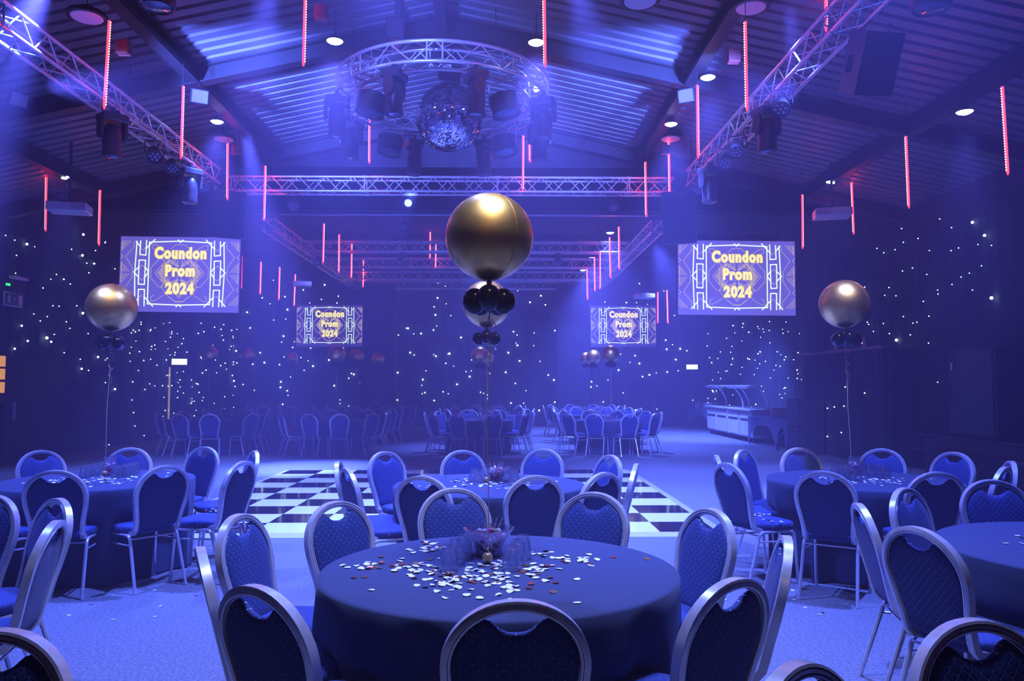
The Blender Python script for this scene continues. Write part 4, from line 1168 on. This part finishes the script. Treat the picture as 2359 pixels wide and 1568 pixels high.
white_l += mirror_all([[(395, 310), (375, 820), (395, 1375)], [(380, 312), (450, 395)], [(545, 430), (690, 275)], [(455, 300), (448, 530), (548, 540), (552, 290)], [(440, 622), (545, 625), (540, 1025), (440, 1020), (440, 622)],
                       [(450, 1380), (445, 1108), (545, 1108), (548, 1380)], [(440, 735), (360, 820), (440, 905)], [(545, 735), (600, 820), (545, 905)], [(345, 1375), (450, 1255)], [(548, 1230), (690, 1385)], [(1070, 280), (1110, 320)], [(1070, 1388), (1110, 1350)]])
gold_l = mirror_all([[(700, 460), (655, 430), (655, 365), (712, 365), (860, 460)], [(960, 430), (1040, 360), (1110, 360)],
                     [(860, 600), (770, 600), (640, 745), (640, 830)], [(810, 600), (960, 760)], [(350, 320), (350, 400), (215, 565), (330, 745), (330, 830)], [(450, 400), (498, 460), (545, 400)],
                     [(440, 760), (490, 700), (540, 760)], [(135, 520), (175, 560), (135, 600)]], True)
for k in range(4):
    e = k*38
    gold_l += mirror_all([[(705+e, 830), (880+e, 620+e*0.2)], [(880, 690+e*0.4), (705+e+60, 830)]], True)
    gold_l += mirror_all([[(290+e*-1.0, 300), (135, 470-e)], [(280-e, 815), (140, 650+e)]], True)
    gold_l += mirror_all([[(900+e, 610), (1060+e*0.3, 720)], [(960-e*0.3, 610), (800+e, 720)]], True)
gold_l += mirror_all([[(810, 1060), (890, 1180), (1050, 1310), (1110, 1310)], [(890, 970), (810, 1060)], [(1060, 1190), (1110, 1245)], [(1075, 1180), (1110, 1215)], [(820, 690), (820, 970), (1010, 970)], [(160, 310), (160, 450)], [(150, 660), (150, 980)], [(1075, 610), (1075, 1000)], [(985, 620), (985, 690)]])
def text_mesh(body, x0, x1, y0, y1, off, depth_y, m):
    cu = bpy.data.curves.new('lettering', 'FONT'); cu.body = body; cu.size = 1.0; cu.offset = off; cu.resolution_u = 4; cu.space_character = 1.16
    ob = bpy.data.objects.new('tmp', cu); C.objects.link(ob)
    dg = bpy.context.evaluated_depsgraph_get()
    me = bpy.data.meshes.new_from_object(ob.evaluated_get(dg))
    bpy.data.objects.remove(ob)
    xs = [v.co.x for v in me.vertices]; ys = [v.co.y for v in me.vertices]
    a0, b0 = S(x0, y1); a1, b1 = S(x1, y0)
    mx0, mx1, my0, my1 = min(xs), max(xs), min(ys), max(ys)
    vs = [((v.co.x-mx0)/(mx1-mx0)*(a1-a0)+a0, depth_y, (v.co.y-my0)/(my1-my0)*(b1-b0)+b0) for v in me.vertices]
    fs = [tuple(p.vertices) for p in me.polygons]
    bpy.data.meshes.remove(me)
    return vs, fs
LINES = (('Coundon', 690, 1545, 395, 605), ('Prom', 872, 1366, 690, 892), ('2024', 885, 1358, 982, 1185))
def screen(dim):
    t = thing('projection_screen', 'x', 'projection screen')
    MB().cbox((0, 0.02, 0), (SW+0.06, 0.03, SH+0.08)).build('frame', steel_dark, t, smooth=False)
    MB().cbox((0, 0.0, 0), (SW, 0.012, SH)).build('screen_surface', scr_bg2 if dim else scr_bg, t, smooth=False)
    mb = MB(); 
    for p in gold_l: ribbon(mb, p, 7 if not dim else 11, -0.010)
    mb.build('fine_lines', scr_gold, t, smooth=False)
    mb = MB(); 
    for p in white_l: ribbon(mb, p, 20, -0.013)
    mb.build('frame_lines', scr_white, t, smooth=False)
    for body, a, b, c_, d_ in LINES:
        vs, fs = text_mesh(body, a-10, b+10, c_-8, d_+8, 0.085, -0.016, None); MB().add(vs, fs).build('lettering_rim', scr_rim, t, smooth=False)
        vs, fs = text_mesh(body, a, b, c_, d_, 0.068, -0.019, None); MB().add(vs, fs).build('lettering', scr_text, t, smooth=False)
    return t
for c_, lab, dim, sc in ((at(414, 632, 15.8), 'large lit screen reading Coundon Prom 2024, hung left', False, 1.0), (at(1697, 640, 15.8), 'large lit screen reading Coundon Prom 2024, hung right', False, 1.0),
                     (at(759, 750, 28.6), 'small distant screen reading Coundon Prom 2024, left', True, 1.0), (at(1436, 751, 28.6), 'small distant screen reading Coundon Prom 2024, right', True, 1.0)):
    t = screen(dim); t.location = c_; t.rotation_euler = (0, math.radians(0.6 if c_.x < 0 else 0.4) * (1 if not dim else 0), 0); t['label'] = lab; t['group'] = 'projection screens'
    for sx in (-0.9, 0.9): MB().tube([(sx, 0.02, SH/2), (sx, 0.02, up_to_roof((c_.x+sx, c_.y, c_.z)) )], 0.006, 6).build('hanging_wire', cable, t)

# ------------------------------------------------------------------ speakers
def speaker(loc, rz, tilt, dims, label, hang=True, side_white=True):
    t = thing('loudspeaker', label, 'loudspeaker', loc, rz); t.rotation_euler = (tilt, 0, rz)
    w_, d_, h_ = dims
    # cabinet narrows to the rear
    mb = MB(); f = [(-w_/2, -d_/2), (w_/2, -d_/2), (w_/2*0.72, d_/2), (-w_/2*0.72, d_/2)]
    mb.poly([(x, y, -h_/2) for x, y in f][::1], (0, 0, h_)); cab = mb.build('cabinet', black_paint, t, smooth=False)
    MB().cbox((0, -d_/2-0.008, 0), (w_*0.96, 0.014, h_*0.97), 0.005).build('grille', grille, t)
    for s in (-1, 1):
        q = MB(); q.M = Matrix.Translation((s*w_*0.435, 0.02, 0)) @ Matrix.Rotation(-s*0.14, 4, 'Z'); q.cbox((0, 0, -0.02), (0.012, d_*0.28, h_*0.28), 0.004); q.build('handle_recess', grille, t)
    if hang:
        for s in (-1, 1):
            MB().tube([(s*w_*0.33, -0.02, h_/2), (s*w_*0.33, -0.02, h_/2+0.05)], 0.012, 8).tube([(s*w_*0.33 + 0.02*math.cos(a), -0.02, h_/2+0.06+0.02*math.sin(a)) for a in [i*0.7 for i in range(10)]], 0.005, 6).build('shackle', alu, t)
        if loc[1] > 12:
            for s in (-1, 1):
                MB().tube([(s*w_*0.33, -0.02, h_/2+0.08), (s*w_*0.33, -0.02 + (roof_z(loc[0])-loc[2])*math.tan(tilt), (roof_z(loc[0])-loc[2]))], 0.006, 6).build('hanging_wire', cable, t)
    return t
speaker(at(2000, 145, 8.0), 0.12, 0.45, (0.42, 0.44, 0.62), 'black loudspeaker hung under the right truss near the top edge')
speaker(at(1568, 502, 14.3), -0.35, 0.15, (0.62, 0.5, 0.95), 'big black loudspeaker hung at the far end of the right truss')
speaker(at(521, 495, 14.3), 0.45, 0.15, (0.62, 0.5, 0.85), 'big black loudspeaker hung in front of the left screen corner')
# scoop lamp at the top right edge and one at top left
for px, py, yy, rz, lab in ((2145, -8, 7.4, 0.5, 'upper right'), (362, -8, 8.4, 0.0, 'upper left')):
    t = thing('scoop_light', 'dark rounded lamp cropped by the top edge, ' + lab, 'stage light', at(px, py, yy), rz, 'scoop lamps at the top edge')
    MB().lathe([(0.001, 0.20), (0.08, 0.2), (0.15, 0.12), (0.19, 0.0), (0.19, -0.1), (0.17, -0.13), (0.15, -0.10), (0.001, -0.08)], 28).build('shell', black_plastic, t)
    MB().lathe([(0.15, -0.115), (0.08, -0.13), (0.001, -0.135)], 20).build('lens', lens_dark, t)
    MB().tube([(0, 0, 0.2), (0, 0, 0.5)], 0.02, 8).build('stem', black_plastic, t)

# ------------------------------------------------------------------ projectors
def projector(px, py, Y, ztop, label, sc=1.0, flip=1):
    c = at(px, py, Y)
    t = thing('projector', label, 'projector', c, 0.25*flip, 'projectors')
    MB().cbox((0, 0, 0), (0.62*sc, 0.44*sc, 0.15*sc), 0.015).build('body', white_plastic, t)
    v = MB()
    for k in range(7): v.cbox(((0.08+k*0.032)*sc*flip, -0.224*sc, 0), (0.012*sc, 0.008, 0.09*sc))
    v.build('vent_slats', cabinet_steel, t)
    MB().lathe([(0.05*sc, 0), (0.055*sc, 0.03*sc), (0.001, 0.02)], 16, (-0.2*sc*flip, 0, 0)).build('lens', lens_dark, t)
    MB().tube([(0, 0, 0.07*sc), (0, 0, ztop - c.z)], 0.022*sc, 8).cbox((0, 0, 0.12*sc), (0.3*sc, 0.2*sc, 0.02)).build('pole', steel_dark, t)
    if sc == 1.0:
        MB().tube([(0.05*math.sin(i*0.5)-0.03, -0.03, 0.08 + i*0.03) for i in range(16)], 0.006, 5).build('cables', cable, t)
projector(160, 480, 13.2, 5.72, 'white ceiling projector on a black pole at the far left', flip=1)
projector(1917, 492, 13.9, 5.6, 'white ceiling projector on a black pole at the right', flip=-1)
projector(696, 654, 22.5, 5.9, 'small distant projector above the small left screen', 0.85)
projector(1484, 682, 22.5, 5.9, 'small distant projector above the small right screen', 0.85)

# dark hanging columns near the rear
for px, w_, lab in ((870, 1.15, 'left'), (1321, 1.15, 'right')):
    a = at(px, 655, 29.2)
    struct(MB().box((a.x-0.62, 29.2, 0.02), (a.x+0.62, 30.05, a.z)).build('wall_column', drape, smooth=False))
# smoke detector
for px, py, yy, lab in ((940, 467, 15.5, 'on the dark gable left of the gold balloon'), (2119, 377, None, 'high on the right wall')):
    p = at(px, py, yy) if yy else atx(px, py, XR - 0.02)
    mb = MB(); mb.M = Matrix.Rotation(PI/2, 4, 'X') if yy else Matrix.Rotation(-PI/2, 4, 'Y')
    mb.lathe([(0.001, 0.05), (0.05, 0.045), (0.07, 0.02), (0.075, -0.02), (0.001, -0.02)], 20)
    tag(mb.build('smoke_detector', mat('detector_shell', (0.22, 0.22, 0.24), 0.6), None, p), 'small round white detector ' + lab, 'detector', 'smoke detectors')

# ------------------------------------------------------------------ buffet along the right wall
root = None
def trolley(y0, y1, label):
    X = 6.82
    t = thing('hot_buffet_trolley', label, 'buffet trolley', (X, y0, 0), 0, 'buffet trolleys')
    L_ = y1-y0
    MB().cbox((0.36, L_/2, 0.51), (0.70, L_-0.03, 0.72), 0.01).build('body', cabinet_steel, t)
    MB().cbox((0.34, L_/2, 0.895), (0.86, L_-0.01, 0.05), 0.015).build('worktop', alu, t)
    for k in range(2):
        c_ = L_*(0.25+0.5*k)
        d_ = MB().cbox((-0.002, c_, 0.50), (0.022, L_*0.46, 0.62), 0.006).build('door', cabinet_steel, t)
        MB().cbox((-0.018, c_, 0.63), (0.02, L_*0.4, 0.05), 0.005).build('handle', steel_dark, d_)
    for yy in (0.15, L_-0.15):
        for xx in (0.08, 0.62):
            c = MB(); c.M = Matrix.Translation((xx, yy, 0.06)) @ Matrix.Rotation(PI/2, 4, 'Y'); c.lathe([(0.001, -0.015), (0.055, -0.015), (0.06, 0), (0.055, 0.015), (0.001, 0.015)], 16); c.M = None
            c.cbox((xx, yy, 0.11), (0.04, 0.05, 0.09)); c.build('castor', steel_dark, t)
    return t
trolley(21.1, 23.4, 'pale steel buffet trolley with castors, nearer one'); trolley(23.42, 25.72, 'pale steel buffet trolley with castors, farther one')
for y0, y1, lab in ((21.35, 23.0, 'nearer'), (23.6, 25.3, 'farther')):
    t = thing('heat_lamp_gantry', 'curved steel heat-lamp canopy on the buffet, %s one' % lab, 'buffet canopy', (7.35, y0, 0.92), 0, 'buffet canopies')
    for yy in (0, y1-y0):
        pts = [(0.0 - 0.30*(i/8)**2.2, yy, 0.62*(i/8)) for i in range(9)]
        MB().tube(pts, 0.022, 8).build('curved_post', alu, t)
    MB().cbox((-0.42, (y1-y0)/2, 0.63), (0.36, y1-y0+0.3, 0.05), 0.015).build('lamp_housing', alu, t)
    mb = MB(); mb.M = Matrix.Translation((-0.66, (y1-y0)/2, 0.60)) @ Matrix.Rotation(0.5, 4, 'Y'); mb.cbox((0, 0, 0), (0.16, y1-y0+0.25, 0.008)); mb.build('glass_guard', glass, t)
def stretch_table(y0, y1, X, label):
    t = thing('buffet_table', label, 'table', (X, y0, 0), 0, 'tables in stretch cloth')
    L_ = y1-y0
    MB().cbox((0.38, L_/2, 0.735), (0.76, L_, 0.03), 0.008).build('tabletop', dark_cloth_blue, t)
    mb = MB()
    def panel(P0, P1, nrm, depth):
        P0 = Vector(P0); P1 = Vector(P1); top = []; bot = []
        n = 24
        for i in range(n+1):
            u = i/n; p = P0.lerp(P1, u); e = min(u, 1-u)
            zb = 0.02 + (0.52)*(1 - (1 - min(1, e/0.42))**2.4) if e > 0.03 else 0.02
            inw = Vector(nrm)*(-0.05*math.sin(PI*u))
            top.append((p.x, p.y, 0.745)); q = p + inw; bot.append((q.x, q.y, zb))
        mb.loft([bot, top], close=False)
    panel((0, 0, 0), (0, L_, 0), (-1, 0, 0), 0); panel((0, L_, 0), (0.76, L_, 0), (0, 1, 0), 0); panel((0.76, L_, 0), (0.76, 0, 0), (1, 0, 0), 0); panel((0.76, 0, 0), (0, 0, 0), (0, -1, 0), 0)
    mb.build('stretch_cover', dark_cloth_blue, t, angle=70)
    for xx in (0.03, 0.73):
        for yy in (0.03, L_-0.03): MB().tube([(xx, yy, 0), (xx, yy, 0.72)], 0.014, 8).build('leg', steel_dark, t)
stretch_table(18.95, 21.05, 6.68, 'table in dark stretch cloth right of the buffet trolleys'); stretch_table(18.26, 18.9, 6.66, 'table in dark stretch cloth nearest along the right wall, partly hidden')
stretch_table(25.9, 28.9, 6.95, 'table in dark stretch cloth at the far end of the buffet')
tag(MB().cbox((7.3, 19.9, 0.87), (0.05, 2.4, 0.22), 0.01).build('serving_screen', wood_red), 'low reddish-brown panel standing on the buffet table', 'panel')
plate_me = MB().lathe([(0.001, 0), (0.07, 0), (0.13, 0.018), (0.132, 0.022), (0.07, 0.006), (0.001, 0.005)], 20).mesh('plate', white_plastic)
for s, (xx, yy) in enumerate(((7.1, 26.5), (7.15, 27.1), (7.05, 27.8))):
    for k in range(9):
        o = link_mesh('plate', plate_me, None, (xx, yy, 0.752 + 0.024*k)); tag(o, 'white plate stacked on the far buffet table, %s stack' % ('nearest', 'middle', 'farthest')[s], 'plate', 'plates in the %s stack' % ('nearest', 'middle', 'farthest')[s])
# black flight cases, draped bar, cabinet
for z0, z1, lab in ((0, 0.62, 'lower'), (0.625, 1.26, 'upper')):
    t = thing('flight_case', 'black flight case beside the curtained bar, %s of two stacked' % lab, 'flight case', (7.0, 17.9, z0), 0, 'stacked flight cases')
    MB().cbox((0, 0, (z1-z0)/2), (0.62, 0.6, z1-z0-0.01), 0.015).build('case_body', black_paint, t)
    MB().cbox((0, -0.305, (z1-z0)*0.5), (0.16, 0.02, 0.1), 0.005).build('handle', steel_dark, t)
t = thing('curtained_bar', 'tall bar front hung with black curtain along the right side', 'bar', (7.40, 15.0, 0))
low = [(0.02*math.sin(q*2*PI/0.3), q, 0.02) for q in [i*0.05 for i in range(79)]]; high = [(x, y, 2.28) for x, y, z in low]
end = [(q, 0.02*math.sin(q*2*PI/0.2), 0.02) for q in [i*0.04 for i in range(18)]]
MB().loft([high, low], close=False).loft([[(x+0.03, y, z) for x, y, z in low], [(x+0.03, y, z) for x, y, z in high]], close=False).loft([[(x, y, 2.28) for x, y, z in end], end], close=False).build('curtain', drape, t)
MB().box((-0.04, -0.04, 2.28), (0.6, 3.95, 2.34)).build('ledge', wood_red, t, smooth=False)
for px, py in ((1906, 1005), (1938, 996), (1906, 940), (1922, 937), (1944, 935), (1947, 891), (1992, 905)):
    p = atx(px, py, 7.35); o = link_mesh('star_light', star_me, t, p - t.location); o.scale = (0.012,)*3
speaker((7.62, 18.6, 2.34+0.40), PI/2+2.6, 0, (0.32, 0.34, 0.80), 'black speaker column standing on the curtained bar', hang=False)
for yy, lab in ((17.6, 'left'), (16.2, 'right')):
    t = thing('bar_bottle', 'small bottle on the ledge of the curtained bar, %s one' % lab, 'bottle', (7.6, yy, 2.34), 0, 'bottles on the bar ledge')
    MB().lathe([(0.001, 0), (0.035, 0), (0.035, 0.13), (0.013, 0.18), (0.013, 0.22), (0.001, 0.22)], 14).build('bottle_body', cabinet_steel, t)
t = thing('tall_cabinet', 'tall dark cabinet standing on a counter at the right edge', 'cabinet', (7.3, 11.5, 0.0))
MB().cbox((0.35, 0.6, 1.45), (0.62, 1.2, 1.38), 0.01).build('body', black_paint, t)
MB().cbox((0.03, 0.6, 1.45), (0.03, 1.12, 1.30), 0.006).build('door', black_plastic, t)
MB().tube([(0.01, 1.06, 1.2), (-0.02, 1.06, 1.25), (-0.02, 1.06, 1.6), (0.01, 1.06, 1.65)], 0.008, 6).build('handle', steel_dark, t)
t2 = thing('counter', 'low dark counter under the tall cabinet at the right edge', 'counter', (7.2, 10.4, 0))
MB().cbox((0.45, 1.5, 0.36), (0.8, 2.9, 0.71), 0.01).build('body', black_paint, t2)
MB().cbox((0.42, 1.5, 0.737), (0.9, 3.0, 0.035), 0.008).build('worktop', black_plastic, t2)
MB().cbox((-0.06, 1.5, 0.50), (0.22, 2.8, 0.03), 0.006).build('foot_shelf', black_paint, t2)
pl = atx(2193, 830, 7.29)
t = thing('strap', 'small red and orange strap hanging beside the tall cabinet', 'strap', (7.29, pl.y, 0))
MB().tube([(0, 0, pl.z+0.06), (0.01, 0.02, pl.z+0.1), (0, 0.04, pl.z+0.06), (0, 0.02, pl.z-0.03)], 0.012, 6).build('webbing', hoist_and_redlit, t)
MB().cbox((0, 0.02, pl.z-0.10), (0.01, 0.05, 0.12), 0.003).build('clip', cabinet_steel, t)

# ------------------------------------------------------------------ left wall: door, exit signs, sign, trims
XD = XL + 0.18
d = MB().box((XD-0.05, 15.6, 0), (XD, 17.6, 2.15)); struct(d.build('door_1', black_paint, smooth=False))
h_ = MB().cbox((XD+0.02, 15.9, 1.05), (0.03, 0.05, 0.35)).build('door_pull', cabinet_steel); struct(h_); h_.name = 'door_1_handle'
p = atx(30, 690, XL+0.2)
def running_man(mb, x, s, yc, zc, sg=1):
    """little white running figure, plain strokes in the wall plane x"""
    def st(a, b, w_): mb.tube([(x, yc+sg*a[0]*s, zc+a[1]*s), (x, yc+sg*b[0]*s, zc+b[1]*s)], w_*s, 5)
    mb.ball((x, yc+sg*0.02*s, zc+0.36*s), 0.07*s, 8, 6)
    st((0, 0.26), (-0.05, -0.02), 0.06); st((0, 0.24), (0.2, 0.12), 0.035); st((0, 0.24), (-0.2, 0.16), 0.035); st((-0.05, 0), (0.14, -0.1), 0.045); st((0.14, -0.1), (0.1, -0.34), 0.04); st((-0.05, 0), (-0.14, -0.2), 0.045); st((-0.14, -0.2), (-0.34, -0.24), 0.04)
dull_green = mat('sign_green', (0.03, 0.12, 0.08), 0.5); 
t = thing('exit_sign', 'unlit framed running-man exit sign over the left door', 'sign', (XL+0.2, p.y, p.z), 0)
MB().cbox((0, 0, 0), (0.03, 0.62, 0.28), 0.006).build('frame', cabinet_steel, t)
MB().cbox((0.018, 0, 0), (0.008, 0.56, 0.23)).build('panel', dull_green, t)
mb = MB(); running_man(mb, 0.026, 0.24, -0.17, -0.01, -1); mb.cbox((0.024, 0.20, 0), (0.006, 0.12, 0.19)); mb.cbox((0.024, 0.02, 0), (0.006, 0.10, 0.02)); mb.cbox((0.024, 0.02, 0), (0.006, 0.02, 0.12)); mb.build('pictogram', white_plastic, t)
p = atx(36, 655, XL+0.2)
t = thing('emergency_light', 'wall emergency light box above the exit sign, green indicator', 'emergency light', (XL+0.2, p.y, p.z), 0)
MB().cbox((0.03, 0, -0.05), (0.10, 0.42, 0.24), 0.01).build('housing', black_paint, t); MB().cbox((0.06, 0, 0.12), (0.13, 0.46, 0.07), 0.01).build('lamp_hood', white_plastic, t)
gm = emission_off_sampling(mat('green_led', (0, 1, 0.1), 0.4, emit=(0.02, 0.8, 0.1), strength=2)); MB().cbox((0.05, -0.32, -0.04), (0.03, 0.10, 0.04)).build('indicator', gm, t)
def lit_exit(loc, rz, lab):
    t = thing('exit_sign', lab, 'sign', loc, rz, 'lit exit signs')
    MB().cbox((0, 0, 0), (0.44, 0.07, 0.20), 0.01).build('housing', steel_dark, t)
    MB().cbox((0, -0.038, -0.0), (0.42, 0.01, 0.17), 0.004).build('lit_face', exit_lit, t)
    MB().cbox((0, 0.05, -0.15), (0.05, 0.05, 0.12)).build('bracket', steel_dark, t)
p = atx(413, 833, XL+0.35); lit_exit(p, 0.5, 'brightly lit small exit sign on the left wall')
p = at(1594, 845, YB-0.22); lit_exit(p, -0.1, 'brightly lit small exit sign at the rear right corner')
a = atx(392, 845, XL+0.2); b = atx(390, 965, XL+0.2)
struct(MB().box((XL+0.17, a.y-0.02, b.z), (XL+0.2, a.y+0.04, a.z)).build('trim_20', brass, smooth=False))
t = thing('wall_sign', 'amber sign with blocky letters, cropped by the left edge', 'sign', (XL+0.19, 14.95, 0))
MB().box((-0.02, -0.4, 1.2), (0, 0.72, 2.15)).build('board', black_paint, t, smooth=False)
mb = MB(); q = atx(4, 870, XL+0.19)
for k, zz in enumerate((1.93, 1.68, 1.42)):
    mb.box((0.0, 0.25, zz), (0.012, 0.62, zz+0.21)); 
mb.build('amber_letters', orange_sign, t, smooth=False)
q0 = atz(30, 1095, 0.0)
tag(MB().cbox((-6.6, 8.9, 0.12), (0.5, 0.35, 0.24), 0.01).build('low_box', black_paint), 'low dark box on the carpet behind the left table', 'box')
# amber lamps of the bar behind the camera; the photo shows them mirrored in the big balloon
for xx in (-0.75, 0.15):
    t = thing('amber_wall_lamp', 'square amber wall lamp behind the camera, mirrored in the balloon', 'lamp', (xx, YF+0.06, 5.0), 0, 'amber wall lamps')
    MB().cbox((0, 0, 0), (0.72, 0.08, 0.8), 0.02).build('housing', steel_dark, t)
    MB().cbox((0, 0.045, 0), (0.64, 0.02, 0.72), 0.006).build('lamp_face', mat('amber_lamp', (1, 0.6, 0.2), 0.5, emit=(1.0, 0.42, 0.10), strength=1.5), t)
print('objects', len(bpy.data.objects))
